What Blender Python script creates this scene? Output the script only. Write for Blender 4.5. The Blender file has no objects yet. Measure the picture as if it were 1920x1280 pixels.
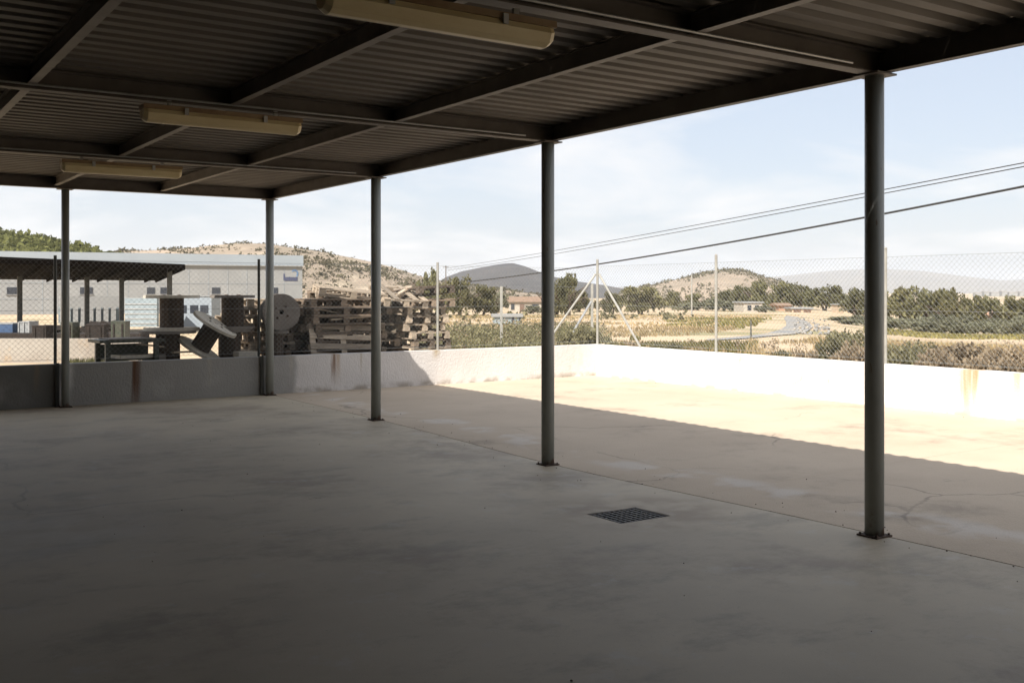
import bpy, bmesh, math, random
from mathutils import Vector, Matrix, Euler, noise as mnoise
R = math.radians
rnd = random.Random(7)
S = bpy.context.scene
C = S.collection

# ------------------------------------------------------------------ camera
CAM = Vector((-5.7564, -4.2698, 1.6)); YAW = 0.5928; F = 1922.0; HOR = 547.0
cam = bpy.data.cameras.new('camera'); camo = bpy.data.objects.new('camera', cam); C.objects.link(camo)
camo.location = CAM; camo.rotation_euler = (R(90), 0, -YAW)
cam.sensor_width = 36; cam.lens = 36 * F / 1920; cam.shift_y = -(640 - HOR) / 1920
cam.clip_start = 0.05; cam.clip_end = 40000
S.camera = camo

# ------------------------------------------------------------------ sky and sun
AZ = R(28); EL = math.atan(1.106 * math.cos(AZ))
w = bpy.data.worlds.new('World'); S.world = w; w.use_nodes = True
wt = w.node_tree; wt.nodes.clear()
def wn(t): return wt.nodes.new(t)
out = wn('ShaderNodeOutputWorld'); bg = wn('ShaderNodeBackground'); bg.inputs[1].default_value = 0.070
sky = wn('ShaderNodeTexSky'); sky.sky_type = 'NISHITA'; sky.sun_disc = False
sky.sun_elevation = EL; sky.sun_rotation = math.atan2(-math.cos(AZ), -math.sin(AZ))
sky.air_density = 1.0; sky.dust_density = 2.2; sky.ozone_density = 1.0; sky.altitude = 100
tc = wn('ShaderNodeTexCoord'); sep = wn('ShaderNodeSeparateXYZ')
wt.links.new(tc.outputs['Generated'], sep.inputs[0])
mz = wn('ShaderNodeMath'); mz.operation = 'MAXIMUM'; mz.inputs[1].default_value = 0.0
wt.links.new(sep.outputs[2], mz.inputs[0])
az_ = wn('ShaderNodeMath'); az_.operation = 'ADD'; az_.inputs[1].default_value = 0.16
wt.links.new(mz.outputs[0], az_.inputs[0])
dv = wn('ShaderNodeVectorMath'); dv.operation = 'DIVIDE'
cmb = wn('ShaderNodeCombineXYZ')
for i in range(3): wt.links.new(az_.outputs[0], cmb.inputs[i])
wt.links.new(tc.outputs['Generated'], dv.inputs[0]); wt.links.new(cmb.outputs[0], dv.inputs[1])
nz = wn('ShaderNodeTexNoise'); nz.inputs['Scale'].default_value = 1.15; nz.inputs['Detail'].default_value = 7
nz.inputs['Roughness'].default_value = 0.55; nz.inputs['Distortion'].default_value = 0.35
wt.links.new(dv.outputs[0], nz.inputs['Vector'])
cr = wn('ShaderNodeMapRange'); cr.inputs[1].default_value = 0.44; cr.inputs[2].default_value = 0.66; cr.inputs[3].default_value = 0.0; cr.inputs[4].default_value = 0.9
wt.links.new(nz.outputs[0], cr.inputs[0])
mix = wn('ShaderNodeMix'); mix.data_type = 'RGBA'
wt.links.new(cr.outputs[0], mix.inputs[0])
SKYGAIN = wn('ShaderNodeMix'); SKYGAIN.data_type = 'RGBA'; SKYGAIN.inputs[0].default_value = 0.66
wt.links.new(sky.outputs[0], SKYGAIN.inputs[6]); SKYGAIN.inputs[7].default_value = (3.95, 4.27, 4.9, 1)   # thin veil of high haze over the whole sky
wt.links.new(SKYGAIN.outputs[2], mix.inputs[6]); mix.inputs[7].default_value = (5.6, 5.6, 5.65, 1)
wt.links.new(mix.outputs[2], bg.inputs[0]); wt.links.new(bg.outputs[0], out.inputs[0])

sl = bpy.data.lights.new('sun', 'SUN'); sl.energy = 3.5; sl.angle = R(0.5); sl.color = (1, 0.945, 0.875)
so = bpy.data.objects.new('sun', sl); C.objects.link(so); so.location = (-20, -20, 40)
so.rotation_euler = Vector((math.cos(AZ) * math.cos(EL), math.sin(AZ) * math.cos(EL), -math.sin(EL))).to_track_quat('-Z', 'Y').to_euler()
S.view_settings.view_transform = 'Standard'; S.view_settings.look = 'None'
S.view_settings.exposure = 1.33; S.view_settings.gamma = 1.0; S.view_settings.use_curve_mapping = False
S.cycles.max_bounces = 8; S.cycles.diffuse_bounces = 5; S.cycles.volume_bounces = 1
S.cycles.use_denoising = True

# ------------------------------------------------------------------ placing helpers (real positions on the land around the yard)
FW = Vector((math.sin(YAW), math.cos(YAW), 0)); RT = Vector((math.cos(YAW), -math.sin(YAW), 0))
def sm(a, b, x):
    t = max(0, min(1, (x - a) / (b - a))); return t * t * (3 - 2 * t)
GP = [(0, -.12), (22, -.12), (40, -.25), (70, -.65), (100, -1.1), (150, -1.8), (250, -2.6), (400, -3.6), (1000, -8), (2500, -10), (60000, -10)]
def gz(x, y):
    r = math.hypot(x - CAM.x, y - CAM.y)
    z = -10
    for (a, za), (b, zb) in zip(GP, GP[1:]):
        if r <= b: z = za + (zb - za) * (r - a) / (b - a); break
    th = math.atan2(x - CAM.x, y - CAM.y) - YAW
    k = 1 + 1.0 * sm(.27, .41, th) * sm(20, 45, r) * (1 - sm(300, 900, r))
    return z * k
def at(px, D, z=None):
    p = CAM + FW * D + RT * ((px - 960) / F * D)
    p.z = gz(p.x, p.y) if z is None else z
    return p
def zat(py, D): return 1.6 + (HOR - py) * D / F
def gpt(px, py):
    lo, hi = 12.0, 3000.0
    for _ in range(50):
        m = (lo + hi) / 2
        p = at(px, m)
        if p.z > zat(py, m): hi = m
        else: lo = m
    return at(px, lo)

# ------------------------------------------------------------------ mesh and object helpers
class MB:
    def __init__(s): s.v = []; s.f = []
    def add(s, vs, fs):
        o = len(s.v); s.v += [tuple(v) for v in vs]; s.f += [tuple(i + o for i in f) for f in fs]; return s
    def box(s, c, d, rot=None, taper=1.0):
        hx, hy, hz = d[0] / 2, d[1] / 2, d[2] / 2
        vs = [Vector((sx * hx * (taper if sz > 0 else 1), sy * hy * (taper if sz > 0 else 1), sz * hz)) for sz in (-1, 1) for sx, sy in ((-1, -1), (1, -1), (1, 1), (-1, 1))]
        if rot is not None:
            M = rot if isinstance(rot, Matrix) else Euler(rot).to_matrix()
            vs = [M @ v for v in vs]
        c = Vector(c)
        return s.add([v + c for v in vs], [(3, 2, 1, 0), (4, 5, 6, 7), (0, 1, 5, 4), (1, 2, 6, 5), (2, 3, 7, 6), (3, 0, 4, 7)])
    def cyl(s, a, b, r0, r1=None, n=12, cap=True):
        a, b = Vector(a), Vector(b); r1 = r0 if r1 is None else r1
        q = (b - a).to_track_quat('Z', 'Y')
        vs = []
        for p, r in ((a, r0), (b, r1)):
            for i in range(n):
                t = 2 * math.pi * i / n
                vs.append(p + q @ Vector((r * math.cos(t), r * math.sin(t), 0)))
        fs = [(i, (i + 1) % n, n + (i + 1) % n, n + i) for i in range(n)]
        if cap: fs += [tuple(reversed(range(n))), tuple(range(n, 2 * n))]
        return s.add(vs, fs)
    def path(s, pts, r, n=5):
        for a, b in zip(pts, pts[1:]): s.cyl(a, b, r, n=n, cap=False)
        return s
    def poly(s, pts): return s.add(pts, [tuple(range(len(pts)))])
    def lathe(s, prof, n=24):
        o = []
        for r, z in prof:
            o += [(r * math.cos(2 * math.pi * i / n), r * math.sin(2 * math.pi * i / n), z) for i in range(n)]
        fs = []
        for k in range(len(prof) - 1):
            fs += [(k * n + i, k * n + (i + 1) % n, (k + 1) * n + (i + 1) % n, (k + 1) * n + i) for i in range(n)]
        return s.add(o, fs)
    def mesh(s, name, mat, smooth=False):
        me = bpy.data.meshes.new(name); me.from_pydata(s.v, [], s.f)
        if mat: me.materials.append(mat)
        if smooth:
            for p in me.polygons: p.use_smooth = True
        me.update(); return me
    def build(s, name, mat, parent=None, loc=(0, 0, 0), rot=None, smooth=False):
        return link(name, s.mesh(name, mat, smooth), parent, loc, rot)
def link(name, me, parent=None, loc=(0, 0, 0), rot=None):
    o = bpy.data.objects.new(name, me); C.objects.link(o); o.parent = parent; o.location = loc
    if rot is not None: o.rotation_euler = rot
    return o
def tag(o, label=None, cat=None, group=None, kind=None):
    if label: o['label'] = label
    if cat: o['category'] = cat
    if group: o['group'] = group
    if kind: o['kind'] = kind
    return o
def empty(name, loc, label, cat, group=None, rot=None):
    o = bpy.data.objects.new(name, None); C.objects.link(o); o.location = loc; o.empty_display_size = .2
    if rot is not None: o.rotation_euler = rot
    return tag(o, label, cat, group)
def struct(name, mb, mat, smooth=False):
    return tag(mb.build(name, mat, None, smooth=smooth), kind='structure')
def copy_tree(o, parent=None):
    c = o.copy(); C.objects.link(c); c.parent = parent
    for ch in list(o.children): copy_tree(ch, c)
    return c

# ------------------------------------------------------------------ materials
def mat(name, c1, c2=None, scale=3.0, rough=.8, bump=0.0, bscale=None, metal=0.0, spec=.5, stretch=(1, 1, 1), lo=.35, hi=.65, island=0.0, objrand=0.0, coord='Object', trans=0.0):
    m = bpy.data.materials.new(name); m.use_nodes = True
    t = m.node_tree; b = t.nodes['Principled BSDF']
    b.inputs['Roughness'].default_value = rough; b.inputs['Metallic'].default_value = metal
    b.inputs['Specular IOR Level'].default_value = spec
    c2 = c2 or tuple(x * .8 for x in c1)
    co = t.nodes.new('ShaderNodeTexCoord'); mp = t.nodes.new('ShaderNodeMapping'); mp.inputs['Scale'].default_value = stretch
    t.links.new(co.outputs[coord], mp.inputs[0])
    nz = t.nodes.new('ShaderNodeTexNoise'); nz.inputs['Scale'].default_value = scale; nz.inputs['Detail'].default_value = 6; nz.inputs['Roughness'].default_value = .6
    t.links.new(mp.outputs[0], nz.inputs['Vector'])
    mr = t.nodes.new('ShaderNodeMapRange'); mr.inputs[1].default_value = lo; mr.inputs[2].default_value = hi
    t.links.new(nz.outputs[0], mr.inputs[0])
    mx = t.nodes.new('ShaderNodeMix'); mx.data_type = 'RGBA'
    mx.inputs[6].default_value = (*c1, 1); mx.inputs[7].default_value = (*c2, 1)
    t.links.new(mr.outputs[0], mx.inputs[0])
    last = mx.outputs[2]
    for amt, src in ((island, 'g'), (objrand, 'o')):
        if amt:
            if src == 'g': g = t.nodes.new('ShaderNodeNewGeometry'); rs = g.outputs['Random Per Island']
            else: g = t.nodes.new('ShaderNodeObjectInfo'); rs = g.outputs['Random']
            r2 = t.nodes.new('ShaderNodeMapRange'); r2.inputs[3].default_value = 1 - amt; r2.inputs[4].default_value = 1 + amt
            t.links.new(rs, r2.inputs[0])
            vm = t.nodes.new('ShaderNodeVectorMath'); vm.operation = 'SCALE'
            t.links.new(last, vm.inputs[0]); t.links.new(r2.outputs[0], vm.inputs['Scale']); last = vm.outputs[0]
    t.links.new(last, b.inputs['Base Color'])
    if bump:
        n2 = t.nodes.new('ShaderNodeTexNoise'); n2.inputs['Scale'].default_value = bscale or scale * 8; n2.inputs['Detail'].default_value = 4
        t.links.new(mp.outputs[0], n2.inputs['Vector'])
        bp = t.nodes.new('ShaderNodeBump'); bp.inputs['Strength'].default_value = bump; bp.inputs['Distance'].default_value = .02
        t.links.new(n2.outputs[0], bp.inputs['Height']); t.links.new(bp.outputs[0], b.inputs['Normal'])
    m['last'] = 1
    return m
def add_mask(m, color, kind, args, fac=1.0):
    """blend a stain or painted shade of its own shape over the base colour. kind 'streak': vertical rust run at x/y position; 'noise': blotches"""
    t = m.node_tree; b = t.nodes['Principled BSDF']
    src = b.inputs['Base Color'].links[0].from_socket
    co = t.nodes.new('ShaderNodeTexCoord')
    def mth(op, a, bb):
        n = t.nodes.new('ShaderNodeMath'); n.operation = op
        for i, v in enumerate((a, bb)):
            if isinstance(v, (int, float)): n.inputs[i].default_value = v
            else: t.links.new(v, n.inputs[i])
        return n.outputs[0]
    def rng(v, a, bb, c=0, d=1):
        n = t.nodes.new('ShaderNodeMapRange'); n.interpolation_type = 'SMOOTHSTEP'
        for i, q in enumerate((a, bb, c, d)): n.inputs[i + 1].default_value = q
        t.links.new(v, n.inputs[0]); return n.outputs[0]
    nz = t.nodes.new('ShaderNodeTexNoise'); nz.inputs['Detail'].default_value = 9
    mp = t.nodes.new('ShaderNodeMapping'); t.links.new(co.outputs['Object'], mp.inputs[0]); t.links.new(mp.outputs[0], nz.inputs['Vector'])
    sp = t.nodes.new('ShaderNodeSeparateXYZ'); t.links.new(co.outputs['Object'], sp.inputs[0])
    if kind == 'streak':
        axis, pos, hw, z0, z1 = args          # fades from full at z1 (top) to none at z0
        mp.inputs['Scale'].default_value = (14, 14, 1.2); nz.inputs['Scale'].default_value = 1.0
        a = sp.outputs[axis]
        wob = mth('MULTIPLY', mth('SUBTRACT', nz.outputs[0], .5), hw * 2.2)
        d = mth('ABSOLUTE', mth('ADD', mth('SUBTRACT', a, pos), wob), 0)
        f = mth('MULTIPLY', rng(d, hw, hw * .2), rng(sp.outputs[2], z0, z1))
        f = mth('MULTIPLY', f, rng(nz.outputs[0], .2, .6, .55, 1))
    elif kind == 'noise':
        scl, lo, hi, sc3, off = args
        mp.inputs['Scale'].default_value = sc3; mp.inputs['Location'].default_value = off
        nz.inputs['Scale'].default_value = scl; nz.inputs['Roughness'].default_value = .7
        f = rng(nz.outputs[0], lo, hi)
    elif kind == 'band':
        axis, pos, hw, scl, lo, hi = args
        mp.inputs['Scale'].default_value = (1, 1, 1); nz.inputs['Scale'].default_value = scl
        d = mth('ABSOLUTE', mth('SUBTRACT', sp.outputs[axis], pos), 0)
        f = mth('MULTIPLY', rng(d, hw, hw * .3), rng(nz.outputs[0], lo, hi))
    elif kind == 'spot':
        cx, cy, rad = args; nz.inputs['Scale'].default_value = 3.0
        dx = mth('SUBTRACT', sp.outputs[0], cx); dy = mth('SUBTRACT', sp.outputs[1], cy)
        d = mth('SQRT', mth('ADD', mth('MULTIPLY', dx, dx), mth('MULTIPLY', dy, dy)), 0)
        f = mth('MULTIPLY', rng(d, rad, rad * .35), rng(nz.outputs[0], .35, .6, .2, 1))
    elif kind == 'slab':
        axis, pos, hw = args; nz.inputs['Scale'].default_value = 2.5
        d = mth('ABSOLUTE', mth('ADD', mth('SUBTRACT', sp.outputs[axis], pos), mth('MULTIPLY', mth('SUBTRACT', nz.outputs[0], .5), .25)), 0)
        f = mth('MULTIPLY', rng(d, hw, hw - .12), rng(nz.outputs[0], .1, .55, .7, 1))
    f = mth('MULTIPLY', f, fac)
    mx = t.nodes.new('ShaderNodeMix'); mx.data_type = 'RGBA'
    t.links.new(f, mx.inputs[0]); t.links.new(src, mx.inputs[6]); mx.inputs[7].default_value = (*color, 1)
    t.links.new(mx.outputs[2], b.inputs['Base Color'])
    return m

M = {}
M['concrete'] = mat('floor concrete', (.525, .445, .32), (.41, .342, .245), .55, .6, .1, 130, spec=.5, lo=.35, hi=.65)
add_mask(M['concrete'], (.27, .21, .15), 'noise', (.5, .48, .64, (1, 1, 1), (3.1, 1.7, 0)), .75)
add_mask(M['concrete'], (.22, .185, .14), 'noise', (1.3, .51, .66, (.8, 1.3, 1), (9.2, 4.0, 0)), .45)
add_mask(M['concrete'], (.13, .12, .105), 'noise', (14, .66, .74, (1, 1, 1), (1, 2, 0)), .5)
add_mask(M['concrete'], (.50, .47, .42), 'noise', (2.6, .56, .70, (1, 1, 1), (5, 8, 0)), .5)
add_mask(M['concrete'], (.08, .065, .05), 'noise', (5.5, .67, .72, (1, 1, 1), (21, 3, 0)), .75)
add_mask(M['concrete'], (.16, .14, .115), 'noise', (42, .60, .70, (1, 1, 1), (2, 2, 0)), .4)
add_mask(M['concrete'], (.58, .53, .46), 'noise', (60, .62, .70, (1, 1, 1), (7, 2, 0)), .35)
add_mask(M['concrete'], (.24, .17, .105), 'spot', (-.75, 1.5, .95), .7)
add_mask(M['concrete'], (.55, .51, .44), 'spot', (-4.6, 3.1, 1.1), .45)
M['yard'] = mat('yard concrete', (.535, .432, .318), (.445, .352, .255), .6, .75, .25, 60, lo=.3, hi=.7)
add_mask(M['yard'], (.22, .175, .13), 'noise', (.5, .52, .72, (1, 1, 1), (2, 6, 0)), .7)
add_mask(M['yard'], (.62, .58, .53), 'band', (0, .66, .36, 1.7, .47, .60), .5)
add_mask(M['yard'], (.17, .15, .125), 'noise', (2.0, .62, .75, (.5, 1.4, 1), (6, 1, 0)), .55)
add_mask(M['yard'], (.12, .105, .09), 'noise', (12, .67, .75, (1, 1, 1), (1, 4, 0)), .5)
add_mask(M['yard'], (.20, .16, .12), 'noise', (40, .60, .70, (1, 1, 1), (2, 2, 0)), .4)
def cracks(m, scl, w_, fac, seed):
    t = m.node_tree; b = t.nodes['Principled BSDF']; src = b.inputs['Base Color'].links[0].from_socket
    co = t.nodes.new('ShaderNodeTexCoord'); mp = t.nodes.new('ShaderNodeMapping'); mp.inputs['Location'].default_value = (seed, seed * 1.7, 0)
    nz = t.nodes.new('ShaderNodeTexNoise'); nz.inputs['Scale'].default_value = 1.5; nz.inputs['Detail'].default_value = 6
    ad = t.nodes.new('ShaderNodeMix'); ad.data_type = 'RGBA'; ad.blend_type = 'ADD'; ad.inputs[0].default_value = .5
    vo = t.nodes.new('ShaderNodeTexVoronoi'); vo.feature = 'DISTANCE_TO_EDGE'; vo.inputs['Scale'].default_value = scl
    t.links.new(co.outputs['Object'], mp.inputs[0]); t.links.new(mp.outputs[0], nz.inputs['Vector']); t.links.new(mp.outputs[0], ad.inputs[6]); t.links.new(nz.outputs[1], ad.inputs[7]); t.links.new(ad.outputs[2], vo.inputs['Vector'])
    mr = t.nodes.new('ShaderNodeMapRange'); mr.inputs[1].default_value = w_; mr.inputs[2].default_value = w_ * .3; t.links.new(vo.outputs['Distance'], mr.inputs[0])
    n2 = t.nodes.new('ShaderNodeTexNoise'); n2.inputs['Scale'].default_value = .6; t.links.new(mp.outputs[0], n2.inputs['Vector'])
    m2 = t.nodes.new('ShaderNodeMapRange'); m2.inputs[1].default_value = .48; m2.inputs[2].default_value = .6; m2.inputs[4].default_value = fac; t.links.new(n2.outputs[0], m2.inputs[0])
    mu = t.nodes.new('ShaderNodeMath'); mu.operation = 'MULTIPLY'; t.links.new(mr.outputs[0], mu.inputs[0]); t.links.new(m2.outputs[0], mu.inputs[1])
    mx = t.nodes.new('ShaderNodeMix'); mx.data_type = 'RGBA'; mx.inputs[7].default_value = (.09, .075, .06, 1)
    t.links.new(mu.outputs[0], mx.inputs[0]); t.links.new(src, mx.inputs[6]); t.links.new(mx.outputs[2], b.inputs['Base Color'])
cracks(M['concrete'], .16, .003, .3, 4.0); cracks(M['yard'], .2, .0035, .45, 9.0)
M['endwall'] = mat('limewashed render', (.66, .63, .60), (.56, .53, .50), 1.2, .9, .5, 40, stretch=(1, 1, .6))
add_mask(M['endwall'], (.30, .26, .21), 'band', (2, -.02, .14, 3.5, .4, .6), .8)
add_mask(M['endwall'], (.38, .36, .32), 'noise', (1.6, .55, .75, (1, 1, .5), (3, 3, 0)), .5)
# shade deepening to the left, painted into the wall as darker grey lengths
ENDSHADE = ((-12.0, 9.06, (.17, .165, .15), 1.0), (-1.2, 1.72, (.29, .28, .26), 1.0))
for pos, hw, col, fc in ENDSHADE: add_mask(M['endwall'], col, 'slab', (0, pos, hw), fc)
for pos, hw, z0, z1, col, fc in ((-1.97, .075, -.4, .3, (.10, .04, .015), .95), (1.13, .05, -.05, .5, (.16, .07, .02), .9), (1.2, .05, .0, .6, (.30, .17, .05), .6), (1.62, .03, .1, .6, (.36, .29, .17), .5), (3.05, .10, .38, .6, (.34, .24, .10), .7), (-3.3, .05, .1, .6, (.3, .22, .14), .5), (.4, .05, .1, .6, (.4, .35, .28), .5), (-.9, .04, .05, .6, (.38, .34, .28), .5)):
    add_mask(M['endwall'], col, 'streak', (0, pos, hw, z0, z1), fc)
M['rightwall'] = mat('whitewashed render', (.72, .70, .66), (.64, .61, .57), 1.4, .9, .4, 40)
for pos, hw, z0, z1, col, fc in ((3.42, .2, -.25, .45, (.38, .23, .08), .85), (2.78, .09, .05, .6, (.46, .34, .2), .7), (6.2, .07, .1, .6, (.5, .42, .3), .5), (8.3, .05, .2, .6, (.5, .42, .3), .5), (5.4, .05, .35, .6, (.5, .42, .3), .4)):
    add_mask(M['rightwall'], col, 'streak', (1, pos, hw, z0, z1), fc)
add_mask(M['rightwall'], (.40, .35, .28), 'band', (2, -.03, .12, 3.0, .45, .6), .8)
cracks(M['rightwall'], .9, .006, .6, 2.0)
M['steelcol'] = mat('grey green column paint', (.29, .30, .275), (.22, .23, .21), 4, .38, .06, 20, stretch=(1, 1, .3), spec=.6)
add_mask(M['steelcol'], (.10, .05, .03), 'band', (2, .0, .22, 9, .45, .6), .8)
add_mask(M['steelcol'], (.13, .07, .04), 'noise', (5, .62, .66, (1, 1, .35), (4, 1, 0)), .7)
add_mask(M['steelcol'], (.40, .40, .36), 'noise', (7, .64, .68, (1, 1, .2), (1, 6, 0)), .5)
M['beam'] = mat('primer brown steel', (.13, .11, .095), (.085, .07, .06), 3, .55, .08, 25)
M['purlin'] = mat('purlin steel', (.19, .165, .14), (.13, .11, .095), 4, .5, .08, 25)
M['sheet'] = mat('weathered galvanised sheet', (.17, .147, .122), (.11, .095, .08), 1.3, .6, .05, 20, metal=.05, stretch=(.35, 1, 1), objrand=.1)
M['rust'] = mat('rusty plate', (.045, .028, .02), (.08, .045, .028), 12, .85, .3)
M['galv'] = mat('galvanised steel', (.45, .45, .44), (.33, .33, .32), 6, .45, metal=.5)
M['postgreen'] = mat('dark fence post paint', (.06, .065, .06), (.09, .09, .08), 6, .5)
M['postpale'] = mat('pale galvanised post', (.36, .35, .31), (.27, .26, .23), 6, .55, metal=.2)
M['wire'] = mat('galvanised wire', (.34, .35, .34), (.24, .25, .24), 6, .5, metal=.4)
M['cable'] = mat('black cable', (.02, .02, .02), (.03, .03, .03), 6, .6)
M['cream'] = mat('yellowed diffuser plastic', (.72, .62, .38), (.60, .48, .26), 5, .35, stretch=(.4, 1, 1))
M['traybrown'] = mat('stained lamp tray', (.20, .12, .06), (.28, .19, .10), 6, .5)
M['grate'] = mat('cast iron grate', (.095, .085, .07), (.05, .045, .038), 12, .6, .3)
M['dark'] = mat('dark pit', (.015, .015, .014))
M['wallout'] = mat('dark daylight blocking wall', (.035, .033, .03), (.028, .026, .024), 1.0, .9)  # near black so the unseen walls bounce little light
WOODS = [((.25, .19, .135), (.145, .105, .072)), ((.42, .345, .255), (.28, .22, .16)), ((.145, .108, .078), (.08, .06, .045))]
for i, (a, b) in enumerate(WOODS): M['wood%d' % i] = mat('weathered pallet wood %d' % i, a, b, 5, .85, .3, 60, stretch=(1, 6, 6), objrand=.45)
M['flange'] = mat('plywood drum flange', (.22, .195, .17), (.16, .14, .12), 4, .85, .25, 40, objrand=.15)
M['core'] = mat('drum barrel staves', (.085, .06, .042), (.05, .036, .027), 5, .85, .3, 30, stretch=(6, 6, 1), objrand=.25)
M['flangepale'] = mat('pale board and painted sunlit flange', (.62, .57, .48), (.50, .46, .38), 4, .85, .25, 40)  # pale boards; on drum flanges the paleness paints in sunlight

# ------------------------------------------------------------------ ground, hills
M['ground'] = mat('dry land', (.50, .38, .25), (.40, .30, .19), .05, .95, 0, lo=.35, hi=.65)
add_mask(M['ground'], (.15, .155, .055), 'noise', (.045, .50, .62, (1, 1, 1), (13, 5, 0)), .75)
add_mask(M['ground'], (.50, .41, .28), 'noise', (.11, .55, .68, (1, 1, 1), (3, 25, 0)), .7)
add_mask(M['ground'], (.17, .14, .075), 'noise', (.9, .55, .68, (1, 1, 1), (3, 5, 0)), .6)
mb = MB(); NA = 180
radii = [0.01, 6, 12, 18, 22, 26, 30, 35, 40, 48, 56, 65, 75, 88, 100, 120, 150, 190, 250, 320, 400, 600, 1000, 1600, 2500, 5000, 9000, 16000]
for i, r in enumerate(radii):
    for k in range(NA):
        t = 2 * math.pi * k / NA; x = CAM.x + r * math.sin(t); y = CAM.y + r * math.cos(t)
        n = mnoise.noise(Vector((x * .03, y * .03, 0))) * .12 * sm(26, 60, r)
        mb.v.append((x, y, gz(x, y) + n))
for i in range(len(radii) - 1):
    for k in range(NA):
        k2 = (k + 1) % NA; mb.f.append((i * NA + k, (i + 1) * NA + k, (i + 1) * NA + k2, i * NA + k2))
struct('ground', mb, M['ground'], True)

def hill(name, prof, D, depth, m, base=-12, jag=.04, n=110, foot=1.0, seed=0):
    """a ridge of land whose crest passes through the given points at distance D, falling to the plain on both sides"""
    mb = MB(); K = 14; L = []
    for i in range(n + 1):
        px = prof[0][0] + (prof[-1][0] - prof[0][0]) * i / n
        for (a, ya), (b, yb) in zip(prof, prof[1:]):
            if a <= px <= b: py = ya + (yb - ya) * (px - a) / max(1e-6, b - a); break
        zc = zat(py, D); L.append((px, zc))
    for px, zc in L:
        c = at(px, D, 0); d = Vector((c.x - CAM.x, c.y - CAM.y, 0)).normalized()
        for j in range(-K, K + 1):
            v = j / K; q = c + d * (v * depth)
            s = (1 - abs(v) ** 1.25) if v < 0 else (1 - v ** 2)
            nn = mnoise.fractal(Vector((q.x, q.y, seed)) * (3.2 / depth), 1.0, 2.0, 5)
            z = base + (zc - base) * s + nn * jag * abs(zc - base) * (.25 + (1 - abs(s - .5) * 2))
            mb.v.append((q.x, q.y, z))
    W = 2 * K + 1
    for i in range(n):
        for j in range(W - 1): mb.f.append((i * W + j, i * W + j + 1, (i + 1) * W + j + 1, (i + 1) * W + j))
    o = struct(name, mb, m, True)
    return o, mb
M['hilltan'] = mat('stony tan hillside', (.33, .255, .185), (.22, .175, .125), .012, .95, 0, lo=.4, hi=.6)
add_mask(M['hilltan'], (.22, .19, .12), 'noise', (.05, .52, .66, (1, 1, 1), (3, 5, 0)), .7)
add_mask(M['hilltan'], (.42, .345, .25), 'noise', (.03, .56, .66, (1, 1, 1), (30, 5, 0)), .8)
M['hilldark'] = mat('dark far mountain', (.038, .036, .036), (.06, .054, .05), .01, .95)
M['hillgreen'] = mat('pine covered hill', (.10, .105, .04), (.07, .075, .03), .03, .95)
M['hillfar'] = mat('far range', (.16, .155, .15), (.20, .19, .175), .001, .95)
hill_t, mb_t = hill('hill', [(120, 520), (170, 486), (225, 470), (300, 468), (365, 464), (400, 460), (450, 457), (500, 458), (545, 464), (600, 472), (650, 481), (700, 491), (750, 505), (790, 518), (840, 530), (920, 540), (1010, 552), (1080, 566)], 620, 260, M['hilltan'], jag=.085)
hill_g, mb_g = hill('pine_hill', [(-420, 470), (-200, 432), (-60, 428), (0, 440), (40, 444), (90, 453), (140, 465), (175, 473), (230, 490), (300, 520)], 420, 150, M['hillgreen'], base=-6, seed=3)
hill_d, mb_d = hill('mountain', [(780, 560), (835, 520), (865, 509), (900, 502), (925, 497), (945, 494), (962, 493), (985, 499), (1010, 509), (1040, 519), (1085, 528), (1130, 534), (1190, 545), (1250, 556)], 2300, 700, M['hilldark'], seed=5)
hill_r, mb_r = hill('tan_hill', [(1130, 566), (1180, 545), (1215, 536), (1250, 529), (1300, 518), (1340, 508), (1365, 506), (1395, 507), (1425, 517), (1460, 527), (1500, 540), (1560, 556), (1640, 566)], 1000, 330, M['hilltan'], seed=8, jag=.07)
hill('far_range', [(1000, 551), (1120, 541), (1250, 532), (1400, 524), (1480, 516), (1560, 507), (1640, 503), (1720, 507), (1800, 517), (1880, 526), (1980, 520), (2100, 512), (2300, 530)], 9500, 2600, M['hillfar'], seed=11, jag=.08)

# scattered scrub and pines on the slopes
def leafmat(name, a, b, isl=.4):
    m = mat(name, a, b, 1.2, .85, 0, island=isl, objrand=.22, spec=.15); t = m.node_tree; p = t.nodes['Principled BSDF']
    tr = t.nodes.new('ShaderNodeBsdfTranslucent'); mx = t.nodes.new('ShaderNodeMixShader'); mx.inputs[0].default_value = .45
    t.links.new(p.inputs['Base Color'].links[0].from_socket, tr.inputs['Color'])
    t.links.new(p.outputs[0], mx.inputs[1]); t.links.new(tr.outputs[0], mx.inputs[2]); t.links.new(mx.outputs[0], t.nodes['Material Output'].inputs['Surface'])
    return m
M['scrub'] = leafmat('dry scrub', (.15, .135, .085), (.11, .10, .062))
M['pine'] = leafmat('pine needles', (.18, .17, .085), (.13, .127, .066))
M['carob'] = leafmat('carob leaves', (.19, .175, .085), (.14, .132, .066))
M['olive'] = leafmat('olive leaves', (.24, .235, .155), (.18, .18, .12))
M['weedgreen'] = leafmat('green weeds', (.17, .16, .075), (.12, .12, .06), .5)
M['weedyellow'] = leafmat('yellow green weeds', (.24, .21, .08), (.18, .165, .07), .4)
M['weeddry'] = leafmat('dry grass', (.40, .31, .17), (.30, .23, .125), .35)
M['brush'] = leafmat('dry brown brush', (.33, .26, .175), (.23, .18, .12), .45)
M['brushgreen'] = leafmat('grey green brush', (.22, .20, .11), (.16, .15, .085), .45)
M['bark'] = mat('bark', (.12, .09, .065), (.08, .06, .045), 4, .95, .3)
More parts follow.
